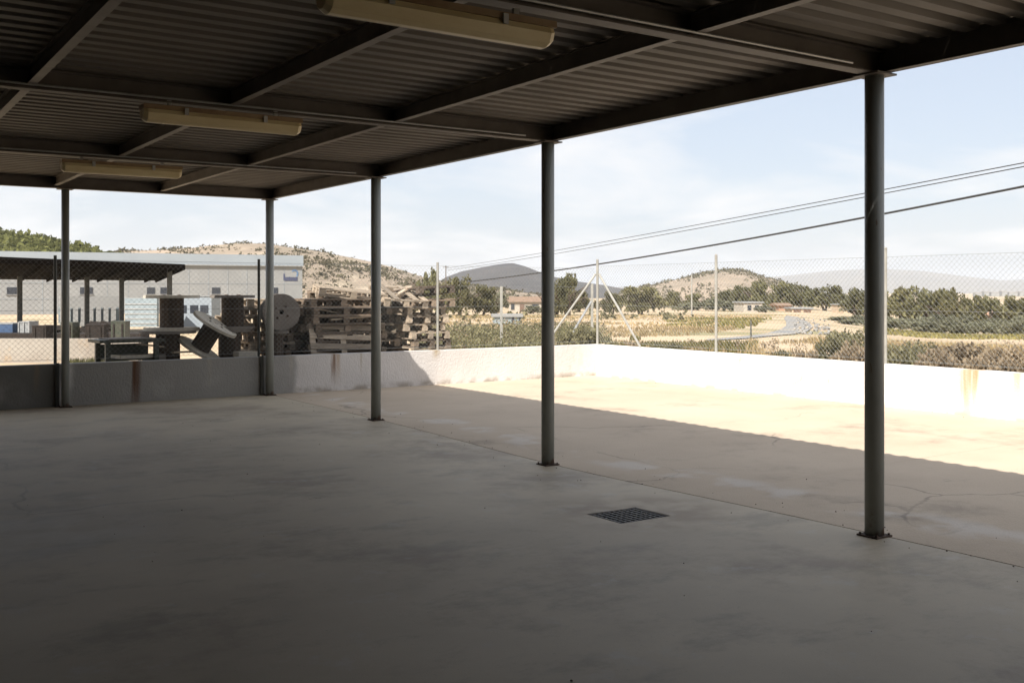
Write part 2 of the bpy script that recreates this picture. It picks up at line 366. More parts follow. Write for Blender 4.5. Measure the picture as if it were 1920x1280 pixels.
def leaf(mb, c, s, g):
    q = Euler((g.uniform(-1.2, 1.2), g.uniform(-1.2, 1.2), g.uniform(0, 6.28))).to_matrix()
    a = s * g.uniform(.6, 1.3); b = a * g.uniform(.45, .8)
    mb.add([Vector(c) + q @ Vector(p) for p in ((-a, 0, 0), (0, -b, .12 * a), (a, 0, 0), (0, b, .12 * a))], [(0, 1, 2, 3)])
def slope_scrub(name, src, m, n, size, seed, top=.0, lab=None):
    g = random.Random(seed); mb = MB(); fs = src.f
    for _ in range(n):
        f = fs[g.randrange(len(fs))]
        a, b, c, d = (Vector(src.v[i]) for i in f)
        u, v = g.random(), g.random(); p = (a * (1 - u) + b * u) * (1 - v) + (d * (1 - u) + c * u) * v
        if mnoise.noise(p * .012) + .7 * mnoise.noise(p * .05) < g.uniform(-.3, .45): continue
        s = size * g.choice((.4, .55, .7, 1, 1.2, 1.9))
        for _k in range(7): leaf(mb, p + Vector((g.gauss(0, s * .4), g.gauss(0, s * .4), abs(g.gauss(s * .35, s * .25)))), s * .42, g)
    o = mb.build(name, m); return tag(o, kind='stuff')
slope_scrub('hillside_scrub', mb_t, M['scrub'], 26000, 1.15, 1)
slope_scrub('far_hillside_scrub', mb_r, M['scrub'], 9000, 1.7, 2)
M['pinehill'] = leafmat('yellow green pine needles', (.15, .15, .05), (.10, .105, .036))  # the pine hill's own yellow green
slope_scrub('pine_wood', mb_g, M['pinehill'], 17000, 1.7, 4)

def crown_mesh(name, m, seed, n, lw, flat=.7, clumps=26, gap=.25):
    """unit crown: radius about 1, height about 1 from z 0 to 1"""
    g = random.Random(seed); mb = MB(); clumps = int(clumps * 1.5)
    cs = []
    for _ in range(clumps):
        t = g.uniform(0, 6.28); r = g.random() ** .55 * .82; z = g.uniform(.12, .86)
        r *= math.sqrt(max(0, 1 - (max(0, z - .35) / .62) ** 2)) * g.uniform(.85, 1.15)
        cs.append((Vector((r * math.cos(t), r * math.sin(t), z)), g.uniform(.14, .30)))
    for _ in range(n):
        c, s = cs[g.randrange(len(cs))]
        d = Vector((g.gauss(0, 1), g.gauss(0, 1), g.gauss(0, 1))).normalized() * s * g.random() ** .4
        d.z *= flat
        leaf(mb, c + d, lw, g)
    return mb.mesh(name, m)
def trunk_mesh(name, seed, stems=1, top=.6):
    g = random.Random(seed); mb = MB()
    for s in range(stems):
        a = g.uniform(0, 6.28); b0 = Vector((.05 * math.cos(a), .05 * math.sin(a), -.1)) * (stems > 1); b0.z = -.1
        b1 = b0 + Vector((g.uniform(-.1, .1), g.uniform(-.1, .1), .38))
        mb.cyl(b0, b1, .065, .045, 7, False)
        for k in range(4):
            t = g.uniform(0, 6.28); b2 = b1 + Vector((.42 * math.cos(t), .42 * math.sin(t), g.uniform(.15, top - .2)))
            mb.cyl(b1, b2, .035, .012, 5, False)
            for q in range(2):
                t2 = t + g.uniform(-.8, .8); mb.cyl(b2, b2 + Vector((.25 * math.cos(t2), .25 * math.sin(t2), g.uniform(.05, .25))), .014, .004, 4, False)
    return mb.mesh(name, M['bark'])
CR = {'carob': [crown_mesh('crown', M['carob'], 10 + i, 2600, .07) for i in range(3)],
      'pine': [crown_mesh('crown', M['pine'], 20 + i, 2400, .065, clumps=20) for i in range(3)],
      'olive': [crown_mesh('crown', M['olive'], 30 + i, 1700, .075) for i in range(3)],
      'brush': [crown_mesh('crown', M['brush'], 40 + i, 1900, .06, clumps=34) for i in range(2)],
      'brushgreen': [crown_mesh('crown', M['brushgreen'], 50 + i, 1900, .06, clumps=34) for i in range(2)]}
TR = [trunk_mesh('trunk', 60 + i, 1 + i % 2) for i in range(4)]
def tree(name, kind, px, D, top, width, label, cat='tree', group=None, base=None, lift=.16):
    p = at(px, D) if base is None else at(px, D, base)
    h = zat(top, D) - p.z; wd = width * D / F / 2 * (1.3 if cat == 'tree' and px > 1340 else 1.1)
    e = empty(name, p, label, cat, group, rot=(0, 0, rnd.uniform(0, 6.28)))
    c = link('crown', rnd.choice(CR[kind]), e, (0, 0, h * lift)); c.scale = (wd, wd * rnd.uniform(.85, 1.1), h * (1 - lift) * 1.02)
    t = link('trunk', rnd.choice(TR), e); t.scale = (h * .8, h * .8, h * .9)
    return e

# ------------------------------------------------------------------ yard floor: two pours with an open joint along the column row, drain pit
SP = 3.6625; YE = 11.12; XW = 6.55
def fz(x, y): return -.05 * math.exp(-((x - .1) / 1.6) ** 2 / 2 - ((y - 3.5) / 1.7) ** 2 / 2)
GX0, GX1, GY0, GY1 = -1.13, -.66, 1.235, 1.63
def slab(name, xs, ys, m, hole=None):
    mb = MB(); nx, ny = len(xs), len(ys)
    for x in xs:
        for y in ys: mb.v.append((x, y, fz(x, y)))
    for i in range(nx - 1):
        for j in range(ny - 1):
            if hole and xs[i] >= hole[0] - 1e-6 and xs[i + 1] <= hole[1] + 1e-6 and ys[j] >= hole[2] - 1e-6 and ys[j + 1] <= hole[3] + 1e-6: continue
            mb.f.append((i * ny + j, (i + 1) * ny + j, (i + 1) * ny + j + 1, i * ny + j + 1))
    # edges go down so that the joints show as grooves
    for xi, rev in ((0, False), (nx - 1, True)):
        o = len(mb.v)
        for j in range(ny): mb.v.append((xs[xi], ys[j], fz(xs[xi], ys[j]) - .1))
        for j in range(ny - 1):
            q = (xi * ny + j, xi * ny + j + 1, o + j + 1, o + j); mb.f.append(q[::-1] if rev else q)
    return struct(name, mb, m, False)
def grid(a, b, st, extra=()):
    n = max(1, round((b - a) / st)); v = [a + (b - a) * i / n for i in range(n + 1)]
    v = [q for q in v if all(abs(q - e) > .12 or q in (a, b) for e in extra)] + list(extra)
    return sorted(set(v))
slab('concrete_floor', grid(-6.6, .04, .5, (GX0, GX1)), grid(-6.1, YE, .5, (GY0, GY1)), M['concrete'], (GX0, GX1, GY0, GY1))
for y0, y1 in ((-6.1, 1.73), (1.734, 6.6), (6.604, YE)):
    slab('concrete_yard', grid(.054, XW, .5), grid(y0, y1, .5), M['yard'])

M['jointfill'] = mat('dirt filled joint', (.05, .043, .035), (.25, .21, .165), 2.2, .95, .3, 40, lo=.45, hi=.6)
mb = MB(); jy = grid(-6.1, YE, .5)
for y in jy: mb.v += [(.037, y, fz(.04, y) - .008), (.057, y, fz(.05, y) - .008)]
for i in range(len(jy) - 1): mb.f.append((2 * i, 2 * i + 1, 2 * i + 3, 2 * i + 2))
struct('joint_fill', mb, M['jointfill'])
M['galv_dull'] = mat('rusty angle frame', (.12, .10, .08), (.07, .05, .035), 14, .7, .2)
gr = empty('drain_grate', (0, 0, 0), 'dark cast iron drain grate set in the shaded concrete floor', 'drain grate')
mb = MB(); z = fz(-.9, 1.43) - .004; t = .022
for (cx, cy, dx, dy) in (((GX0 + GX1) / 2, GY0 + t / 2, GX1 - GX0, t), ((GX0 + GX1) / 2, GY1 - t / 2, GX1 - GX0, t), (GX0 + t / 2, (GY0 + GY1) / 2, t, GY1 - GY0 - 2 * t), (GX1 - t / 2, (GY0 + GY1) / 2, t, GY1 - GY0 - 2 * t)):
    mb.box((cx, cy, z - .015), (dx, dy, .03))
mb.build('frame', M['galv_dull'], gr)
for k in range(9):
    x = GX0 + t + (k + .5) * (GX1 - GX0 - 2 * t) / 9
    MB().box((x, (GY0 + GY1) / 2, z - .012), (.020, GY1 - GY0 - 2 * t, .022)).build('bar', M['grate'], gr)
mb = MB()
for k in range(7):
    y = GY0 + t + (k + .5) * (GY1 - GY0 - 2 * t) / 7
    mb.box(((GX0 + GX1) / 2, y, z - .013), (GX1 - GX0 - 2 * t, .013, .018))
tag(mb.build('cross_bars', M['grate'], gr), kind='stuff')
mb = MB(); mb.box(((GX0 + GX1) / 2, (GY0 + GY1) / 2, -.36), (GX1 - GX0, GY1 - GY0, .5))
mb.f = [f for i, f in enumerate(mb.f) if i != 1]; mb.f = [f[::-1] for f in mb.f]
mb.build('pit', M['dark'], gr)

# ------------------------------------------------------------------ yard walls
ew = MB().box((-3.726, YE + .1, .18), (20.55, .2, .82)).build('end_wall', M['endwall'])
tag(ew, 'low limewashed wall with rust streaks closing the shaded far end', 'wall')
ww = MB().box((XW + .1, (YE + .2 - 12) / 2, .18), (.2, YE + .2 + 12, .82)).build('side_wall', M['rightwall'])
tag(ww, 'low white wall in full sun along the open side of the yard', 'wall')

# ------------------------------------------------------------------ open shed: columns, beams, purlins, corrugated sheets
H = 3.03; YB = -6.05; XB = -6.58
shed = empty('open_shed', (0, 0, 0), 'open steel shed roof of dark corrugated sheets on slim round columns', 'shed')
def ibeam(mb, a, b, h, wd, tf=.010, tw=.008):
    a, b = Vector(a), Vector(b); d = b - a; L = d.length; ang = math.atan2(d.y, d.x); c = (a + b) / 2
    mb.box(c + Vector((0, 0, tf / 2)), (L, wd, tf), (0, 0, ang)); mb.box(c + Vector((0, 0, h - tf / 2)), (L, wd, tf), (0, 0, ang))
    mb.box(c + Vector((0, 0, h / 2)), (L, tw, h - 2 * tf), (0, 0, ang)); return mb
def column(x, y, r):
    b = fz(x, y); h = H - b
    c = MB().cyl((0, 0, .012), (0, 0, h - .012), r, n=28).build('column', M['steelcol'], shed, (x, y, b))
    for p in c.data.polygons: p.use_smooth = len(p.vertices) == 4
    MB().box((0, 0, .005), (.16, .16, .010)).build('base_plate', M['rust'], c)
    MB().box((0, 0, h - .006), (.2, .2, .012)).build('cap_plate', M['beam'], c)
    for sx in (-1, 1):
        for sy in (-1, 1): MB().cyl((sx * .064, sy * .064, .010), (sx * .064, sy * .064, .022), .008, n=6).build('anchor_bolt', M['rust'], c)
for k in range(-1, 4): column(0, k * SP if k < 3 else 10.99, .062)
column(-2.95, 10.99, .052); column(-5.9, 10.99, .052)
for k in range(-1, 4):
    y = k * SP if k < 3 else 10.99
    ibeam(MB(), (XB, y, H), (.045, y, H), .15, .10).build('beam', M['beam'], shed)
PX = [-1.65, -3.08, -4.53, -6.0]
ys = [k * SP if k < 3 else 10.99 for k in range(-1, 4)]
for x in PX:
    for y0, y1 in zip(ys, ys[1:]):
        ibeam(MB(), (x, y0 + .004, H + .03), (x, y1 - .004, H + .03), .12, .06).build('purlin', M['purlin'], shed)
        MB().box((x + .07, y0 + .055, H + .055), (.08, .006, .07)).build('cleat', M['galv'], shed)
ibeam(MB(), (.052, YB, H + .004), (.052, 11.05, H + .004), .145, .012, tw=.012).build('edge_beam', M['beam'], shed)
mb = MB().box((.02, 2.5, H + .008), (.052, 17.0, .006)); mb.build('edge_flange', M['beam'], shed)
MB().box((.05, 2.5, H + .163), (.02, 17.0, .032)).build('rib_light_stop', M['beam'], shed)  # added strip that stops daylight leaking through the sheet ribs
# one corrugated sheet covers five ribs; the same mesh is laid side by side
PT = SP / 20
prof = []
for i in range(5):
    o = i * PT
    prof += [(o, 0), (o + .085, 0), (o + .105, .038), (o + .162, .038)]
prof.append((5 * PT, 0))
mb = MB(); n = len(prof)
for x in (XB, -3.5, .13):
    for py_, pz in prof: mb.v.append((x, py_, pz))
    for py_, pz in prof: mb.v.append((x, py_, pz + .0015))
for s in range(2):
    for i in range(n - 1):
        a = s * 2 * n + i; b = a + 2 * n
        mb.f.append((a, a + 1, b + 1, b)); mb.f.append((a + n, b + n, b + n + 1, a + n + 1))
sheet_me = mb.mesh('roof_sheet', M['sheet'])
ns = int(round((11.1 - YB) / (5 * PT)))
for i in range(ns): link('roof_sheet', sheet_me, shed, (rnd.uniform(-.012, .012), YB + i * 5 * PT + .035, H + .1525 + rnd.uniform(0, .003)))

# unseen dark walls placed behind and left of the viewpoint to keep daylight out
wh = empty('daylight_block_walls', (0, 0, 0), 'unseen dark walls placed to keep daylight out of the open shed', 'warehouse')
MB().box((-6.8, 2.5, 2.4), (.4, 17.2, 5.2)).build('wall', M['wallout'], wh)
MB().box((-3.1, -6.3, 2.4), (7.0, .4, 5.2)).build('wall', M['wallout'], wh)

for k in range(3):
    y = k * SP - .058; MB().path([(-6.5, y, H + .03), (-.3, y, H + .03)], .009, 6).build('conduit', M['galv'], shed)
g = random.Random(77); mb = MB()
for _ in range(210):
    q = g.random()
    if q < .45: x, y = g.gauss(.12, .25), g.uniform(-3, 10)
    elif q < .65: x, y = g.uniform(-5.5, 6.3), YE - abs(g.gauss(.03, .12))
    elif q < .8: x, y = XW - abs(g.gauss(.03, .12)), g.uniform(1, 11)
    else: x, y = g.uniform(-5.5, 3), g.uniform(-3, 10)
    s_ = g.uniform(.003, .007)
    mb.box((x, y, fz(x, y) + s_ * .4), (s_ * 1.6, s_ * 1.2, s_), (g.uniform(-.4, .4), g.uniform(-.4, .4), g.uniform(0, 3)), .6)
tag(mb.build('grit', M['rust']), kind='stuff')

# ------------------------------------------------------------------ strip lamps
lamp = empty('strip_lamp', (0, 0, 0), 'nearest yellowed strip lamp, large at the top edge of the picture', 'strip lamp', 'strip lamps under the beams')
mb = MB(); L = 1.24; pr = [(-.062, .0), (-.075, .03), (-.055, .078), (-.02, .095), (.02, .095), (.055, .078), (.075, .03), (.062, .0)]
for x in (-L / 2, -L / 2 + .03, L / 2 - .03, L / 2):
    k = .8 if abs(x) > L / 2 - .01 else 1
    for a, b in pr: mb.v.append((x, a * k, -b * k))
for s in range(3):
    for i in range(7): q = s * 8 + i; mb.f.append((q, q + 1, q + 9, q + 8))
mb.f += [tuple(range(8)), tuple(reversed(range(24, 32)))]
mb.build('diffuser', M['cream'], lamp)
MB().box((0, 0, .0175), (L + .01, .145, .033)).build('tray', M['traybrown'], lamp)
for sx in (-1, 1):
    MB().box((sx * .42, 0, .058), (.03, .025, .05)).build('hanger', M['galv'], lamp)
    MB().box((sx * .31, .079, .0), (.03, .01, .05)).build('clip', M['galv'], lamp)
    MB().box((sx * .31, -.079, .0), (.03, .01, .05)).build('clip', M['galv'], lamp)
for i, (x, y, z) in enumerate(((-3.3, -.03, 2.93), (-3.15, 3.63, 2.965), (-3.05, 7.3, 2.955))):
    o = lamp if i == 0 else copy_tree(lamp)
    o.location = (x, y, z)
    o['label'] = ('nearest yellowed strip lamp, large at the top edge of the picture', 'yellowed strip lamp under the second beam, middle one of the three', 'smallest farthest yellowed strip lamp, over the left end column')[i]

# ------------------------------------------------------------------ chain link fences on the walls
def chain(mb, o, d, L, h, sp=.075, r=.0014):
    d = Vector(d); o = Vector(o); up = Vector((0, 0, 1)); nrm = d.cross(up)
    n = int((L + h) / sp) + 1
    for sgn in (1, -1):
        for i in range(n):
            s = i * sp
            if sgn == 1:   # rising to the right, starts at s-h
                u0, u1 = s - h, s; z0, z1 = 0, h
                if u0 < 0: z0 = -u0; u0 = 0
                if u1 > L: z1 = h - (u1 - L); u1 = L
            else:
                u0, u1 = s - h, s; z0, z1 = h, 0
                if u0 < 0: z0 = h + u0; u0 = 0
                if u1 > L: z1 = u1 - L; u1 = L
            if u1 - u0 < .03: continue
            a = o + d * u0 + up * z0 + nrm * (.003 * sgn); b = o + d * u1 + up * z1 + nrm * (.003 * sgn)
            mb.cyl(a, b, r, n=3, cap=False)
    return mb
def wires(mb, o, d, L, zs, r=.002):
    for z in zs: mb.cyl(Vector(o) + Vector((0, 0, z)), Vector(o) + Vector(d) * L + Vector((0, 0, z)), r, n=4, cap=False)
    return mb
WT = .59
f1 = empty('chain_link_fence', (0, YE + .1, WT), 'chain link fence with dark and pale posts on the far end wall', 'fence')
for x, dark in ((-6.2, 1), (-3.04, 1), (-.09, 1), (3.12, 0)):
    MB().cyl((x, 0, 0), (x, 0, 1.52), .022, n=10).build('post', M['postgreen' if dark else 'postpale'], f1)
tag(chain(MB(), (-10, 0, .04), (1, 0, 0), 16.6, 1.42).build('chain_mesh', M['wire'], f1), kind='stuff')
wires(MB(), (-10, 0, 0), (1, 0, 0), 16.6, (.06, .75, 1.46)).build('tension_wires', M['wire'], f1)
for x in (-3.04, -.09):   # the dark posts run down the face of the wall to the floor
    MB().cyl((x, -.135, -WT + .0), (x, -.135, .02), .03, n=8).build('post_foot', M['postgreen'], f1)
f2 = empty('chain_link_fence', (XW + .1, 0, WT), 'chain link fence with pale posts and a sunlit brace on the white side wall', 'fence')
for y in (11.2, 8.04, 4.75, 1.5, -1.8, -5.0):
    MB().cyl((0, y, 0), (0, y, 1.62), .024, n=10).build('post', M['postpale'], f2)
    MB().cyl((0, y, 1.62), (0, y, 1.64), .028, .012, n=10).build('post_cap', M['postpale'], f2)
for q in ((0, 9.95, .0), (-1.25, 11.22, .0)):
    MB().cyl((0 if q[0] == 0 else -.03, 11.15 if q[0] == 0 else 11.22, 1.35), q, .021, n=8).build('brace', M['postpale'], f2)
tag(chain(MB(), (0, -6, .04), (0, 1, 0), 17.15, 1.46).build('chain_mesh', M['wire'], f2), kind='stuff')
wires(MB(), (0, -6, 0), (0, 1, 0), 17.2, (.06, .75, 1.5)).build('tension_wires', M['wire'], f2)

# ------------------------------------------------------------------ cable drums
def drum(loc, d, h, label, rot=(0, 0, 0), core=.42, pale=False, group='old wooden cable drums'):
    e = empty('cable_drum', loc, label, 'cable drum', group, rot)
    R_ = d / 2; fm = M['flangepale'] if pale else M['flange']
    for z0, z1 in ((0, .045), (h - .045, h)):
        mb = MB().lathe([(.035, z0), (R_, z0), (R_, z1), (.035, z1), (.035, z0)], 30)
        fl = mb.build('flange', fm, e)
        tm = MB()
        for k in range(4):
            a = k * math.pi / 2 + .6; zz = z0 - .004 if z0 == 0 else z1 + .004
            tm.cyl((R_ * .38 * math.cos(a), R_ * .38 * math.sin(a), zz - .006), (R_ * .38 * math.cos(a), R_ * .38 * math.sin(a), zz + .006), .02, n=8)
        tm.build('bolt_heads', M['rust'], fl)
    n = 18
    for k in range(n):
        a = 2 * math.pi * (k + .5) / n; r = R_ * core
        wdt = 2 * r * math.tan(math.pi / n) * .95
        MB().box((0, 0, 0), (.022, wdt, h - .092)).build('stave', M['core'], e, (r * math.cos(a), r * math.sin(a), h / 2), (0, 0, a))
    return e
def pt(px, y, z=0):
    """point on the line of sight column px at depth row y (used to lay the pile out along the wall)"""
    th = YAW + math.atan((px - 960) / F)
    return Vector((CAM.x + (y - CAM.y) * math.tan(th), y, z))
GB = -.12
dh = .555
for i, s in enumerate(('bottom drum of the left drum stack, mostly behind the wall', 'middle dark drum of the left drum stack', 'top drum of the left drum stack, its rim painted pale as sunlit')):
    drum(pt(322, 12.2 + .03 * i, GB + i * dh) + Vector(((i == 1) * -.06, 0, 0)), .86, dh, s, core=.40, pale=(i == 2))
for i, s in enumerate(('bottom drum of the right drum stack, mostly behind the wall', 'middle dark drum of the right drum stack', 'top drum of the right drum stack, beside the piled pallets')):
    drum(pt(436, 12.3, GB + i * dh) + Vector(((i == 1) * -.05, 0, 0)), .72, dh, s, core=.46)
# the drum lying tipped over between the two stacks
mb = None
p = pt(372, 12.15, .66)
tl = drum(p, .76, .52, 'tipped over drum with a flange painted pale as sunlit, between the two drum stacks', rot=(R(17), R(28), 0), core=.38, pale=True)
sup = drum(pt(378, 12.25, GB), .62, .52, 'small drum lying low under the tipped drum', core=.5)
# the upright disc facing the yard, on two drums
drum(pt(515, 12.15, GB), .44, .55, 'narrow drum at the bottom under the big upright disc', core=.6)
drum(pt(515, 12.15, GB + .55), .44, .52, 'narrow dark drum carrying the big upright disc', core=.6)
drum(pt(528, 11.72, 1.268), .60, .5, 'big drum standing on edge, its round face turned to the yard', rot=(R(-90), 0, R(-14)), core=.45)

# ------------------------------------------------------------------ pallets
def make_meshes(wm):
    d = {}
    d['top'] = MB().box((0, 0, 0), (1.2, .098, .02)).mesh('board', wm)
    d['cross'] = MB().box((0, 0, 0), (.098, .8, .02)).mesh('board', wm)
    d['block'] = MB().box((0, 0, 0), (.11, .10, .078)).mesh('block', wm)
    d['low'] = MB().box((0, 0, 0), (1.2, .098, .02)).mesh('board', wm)
    return d
PM = [make_meshes(M['wood%d' % i]) for i in range(3)]
prng = random.Random(21)
ORD = ['bottom', 'second', 'third', 'fourth', 'fifth', 'sixth', 'seventh', 'eighth', 'ninth', 'tenth', 'eleventh', 'topmost']
def pallet(loc, rz, label, group, tilt=(0, 0), woods=(0, 1, 1, 2)):
    e = empty('pallet', loc, label, 'pallet', group, (tilt[0], tilt[1], rz))
    pm = PM[prng.choice(woods)]; miss = prng.random() < .3; mk = prng.randrange(5)
    for k in range(5):
        if miss and k == mk and k not in (0, 4): continue
        link('board', pm['top'], e, (prng.uniform(-.01, .01), -.351 + k * .1755, .134), (0, 0, prng.uniform(-.012, .012)))
    for x in (-.551, 0, .551): link('board', pm['cross'], e, (x, 0, .1115))
    for x in (-.545, 0, .545):
        for y in (-.35, 0, .35): link('block', pm['block'], e, (x, y, .0615))
    for y in (-.351, 0, .351): link('board', pm['low'], e, (0, y, .0115))
    return e
def stack(px, y, n, what, rz=0, z0=GB, jit=.03, woods=(0, 0, 1, 2)):
    g = 'pallets in the ' + what
    for i in range(n):
        c = pt(px, y, z0 + i * .1455); gr_ = 1 + max(0, i - 4) * .45
        r = rz + prng.gauss(0, jit * gr_); t = (0, 0)
        nm = ORD[i] if i < n - 1 else 'topmost'
        pallet(c + Vector((prng.gauss(0, jit * .8 * gr_), prng.gauss(0, jit * .5 * gr_), 0)), r, '%s weathered pallet of the %s' % (nm, what), g, t, woods)
stack(632, 12.25, 11, 'neat stack left of the second column', jit=.02)
stack(592, 12.75, 11, 'stack between the big upright drum and the neat stack', R(91), jit=.04, woods=(0, 0, 2))
stack(655, 13.3, 12, 'stack behind the neat pallet stack', jit=.04)
stack(775, 12.4, 11, 'stack at the right end, by the pale fence post', R(90), jit=.03, woods=(0, 1, 1))
stack(728, 12.9, 11, 'stack between the second column and the right end', R(87), jit=.035, woods=(0, 1, 1, 2))
stack(480, 12.95, 11, 'stack behind the right cable drums', R(90), jit=.04, woods=(1, 1, 0))
stack(566, 13.0, 11, 'stack behind the big upright drum', R(88), jit=.03)
# loose ones thrown on top and leaned on edge
for px, y, z, rz, tx, ty, lab in ((655, 12.35, 1.50, R(-14), R(5), R(6), 'pallet lying askew on top of the neat stack, next to the second column'),
                                  (745, 12.3, 1.46, R(78), R(3), R(-13), 'pallet slanting up to the right behind the second column'),
                                  (785, 12.5, 1.52, R(96), R(-2), R(5), 'loose pallet lying crooked on top of the right end'),
                                  (778, 11.95, GB, R(2), R(72), R(0), 'pallet leaning on edge against the foot of the right end stack'),
                                  (640, 11.92, .62, R(-2), R(68), R(3), 'pallet leaning on edge against the front of the neat stack'),
                                  (546, 12.2, GB, R(75), R(4), R(0), 'pallet on the ground right of the upright drum')):
    pallet(pt(px, y, z), rz, lab, 'loose pallets on the pile', (tx, ty))
# loose planks
for k, (px, y, z, L, rz, ry, lab) in enumerate(((720, 12.2, 1.42, 1.3, R(10), R(-24), 'bleached plank slanting over the right half of the pile'), (600, 12.1, 1.30, 1.2, R(-5), R(12), 'loose plank on the neat stack beside the upright drum'),
                                                (662, 11.95, 1.15, .9, R(3), R(-3), 'short pale plank lying in front of the pile'), (345, 11.9, .66, .35, R(5), 0, 'pale plank offcut wedged low between the drums'),
                                                (790, 12.2, 1.33, 1.0, R(-10), R(6), 'loose plank at the upper right end of the pile'), (282, 11.85, .78, .4, R(10), R(8), 'pale offcut beside the dark bench'))):
    o = MB().box((0, 0, 0), (L, .11, .024))  .build('plank', M['wood1'], None, pt(px, y, z), (0, ry, rz)); tag(o, lab, 'plank', 'loose planks on the pile')

# low dark steel bench with sheets on it, left of the drums
M['darkgreen'] = mat('dark green painted steel', (.035, .045, .03), (.05, .05, .035), 5, .55)
bn = empty('steel_bench', pt(238, 12.0, GB), 'low dark green steel bench stacked with sheets left of the drums', 'bench', rot=(0, 0, R(4)))
MB().box((0, 0, .98), (.98, .6, .045)).build('top', M['darkgreen'], bn)
for sx in (-1, 1):
    for sy in (-1, 1): MB().box((sx * .36, sy * .25, .479), (.07, .07, .957)).build('leg', M['darkgreen'], bn)
MB().box((0, .2, .80), (.66, .02, .24)).build('back_panel', M['darkgreen'], bn)
MB().box((0, 0, .70), (.66, .44, .03)).build('shelf', M['darkgreen'], bn)
for k, (px, y, z, d, lab) in enumerate(((240, 11.98, .883, (.72, .5, .03), 'pale sheet lying flat on top of the dark bench'), (246, 11.95, .62, (.5, .4, .05), 'white board lying on the shelf of the dark bench'))):
    tag(MB().box((0, 0, 0), d).build('sheet', M['flangepale'] if k else M['flange'], None, pt(px, y, z), (0, 0, R(5 + 6 * k))), lab, 'board')
for k, (px, y, z) in enumerate(((285, 11.95, .55), (392, 11.8, .5), (462, 11.78, .5))):
    e = empty('wooden_crate', pt(px, y, GB), ('broken wooden crate beside the dark bench', 'small wooden crate at the foot of the tipped drum', 'small pale crate at the foot of the right drums')[k], 'crate')
    hgt = (.86, .72, .80)[k]
    for i in range(int(hgt / .11)):
        for sy in (-1, 1): MB().box((0, sy * .13, .06 + i * .11), (.34, .018, .085)).build('slat', M['flangepale' if k else 'flange'], e)
        for sx in (-1, 1): MB().box((sx * .162, 0, .06 + i * .11), (.018, .24, .085)).build('slat', M['flangepale' if k else 'flange'], e)

# ------------------------------------------------------------------ neighbour's yard on the left
M['white'] = mat('white cladding', (.27, .275, .27), (.235, .24, .237), .3, .7)
M['whiteblue'] = mat('pale blue grey parapet sheet', (.27, .305, .33), (.245, .275, .30), .2, .55)
M['glassdark'] = mat('dark window glass', (.03, .035, .045), (.04, .045, .055), 2, .15)
M['canopydark'] = mat('dark brown canopy', (.012, .0095, .008), (.009, .007, .006), 2, .9, spec=.05)
M['render'] = mat('pale rendered wall', (.42, .38, .32), (.36, .32, .26), 1.0, .9, .3, 20)
M['rendertan'] = mat('tan rendered wall', (.48, .38, .27), (.40, .31, .22), .6, .9)
M['tileroof'] = mat('clay tile roof', (.25, .17, .115), (.19, .125, .085), 1.5, .9)
M['orange'] = mat('orange rendered wall', (.38, .22, .14), (.32, .19, .125), .6, .9)
M['bluegrey'] = mat('blue grey sheet metal', (.26, .31, .33), (.20, .24, .26), 2, .5)
M['blue'] = mat('blue plastic', (.05, .09, .17), (.04, .07, .13), 2, .5)
M['logoblue'] = mat('blue print', (.16, .27, .46), (.16, .27, .46), 2, .6)
M['lettergrey'] = mat('dark blue grey print', (.06, .07, .13), (.06, .07, .13), 2, .6)
M['scrapshaded'] = mat('rusty scrap', (.014, .011, .009), (.024, .016, .012), 3, .9)  # rusty brown with the canopy's shade painted in as near black
M['asphalt'] = mat('dusty asphalt', (.25, .25, .245), (.19, .185, .175), .5, .9)
add_mask(M['asphalt'], (.36, .30, .215), 'noise', (.35, .50, .62, (1, 1, 1), (3, 2, 0)), .8)
M['doorbrown'] = mat('brown door', (.16, .10, .07), (.13, .08, .055), 2, .7)

def frame_at(px, D, px2, D2):
    """a building line from one sight point to another: origin, direction, length, facing angle"""
    a, b = at(px, D, 0), at(px2, D2, 0); d = b - a; return a, d.normalized(), d.length, math.atan2(d.y, d.x)
def wall_between(name, px, D, px2, D2, z0, z1, th, m, label, cat):
    a, d, L, ang = frame_at(px, D, px2, D2); c = (a + b_ if False else a + d * L / 2)
    e = empty(name, (c.x, c.y, z0), label, cat, rot=(0, 0, ang))
    return e, L

# low white wall with rusty stains
M['nwall'] = mat('stained whitewash', (.33, .305, .265), (.25, .22, .185), 1.1, .9, .3, 30)
add_mask(M['nwall'], (.30, .19, .09), 'noise', (1.0, .52, .66, (1, 1, .5), (3, 2, 0)), .7)
a, d, L, ang = frame_at(-120, 25.5, 262, 25.5); c = a + d * L / 2
o = MB().box((0, 0, .13), (L, .2, .62)).build('neighbour_wall', M['nwall'], None, (c.x, c.y, 0), (0, 0, ang)); tag(o, 'low stained white wall in the sun beyond the far left end wall', 'wall')
# dark canopy
cn = empty('neighbour_canopy', at(110, 43), 'low dark flat roofed canopy on thin posts beyond the low white wall', 'canopy')
A0 = at(-140, 36, 2.78); A1 = at(346, 50, 2.78); B0 = at(-150, 49, 2.22); B1 = at(292, 57, 2.22)
off = cn.location
mb = MB(); th = Vector((0, 0, .16))
vs = [A0 - off, A1 - off, B1 - off, B0 - off]
mb.add(vs + [v + th for v in vs], [(3, 2, 1, 0), (4, 5, 6, 7), (0, 1, 5, 4), (1, 2, 6, 5), (2, 3, 7, 6), (3, 0, 4, 7)])
mb.build('roof', M['canopydark'], cn)
for (u0, u1) in ((A0, A1), (A1, B1)):
    dd = u1 - u0; cc = (u0 + u1) / 2 - off; q = dd.to_track_quat('X', 'Z').to_matrix()
    MB().box(cc + Vector((0, 0, .02)), (dd.length, .08, .24), q).build('fascia', M['canopydark'], cn)
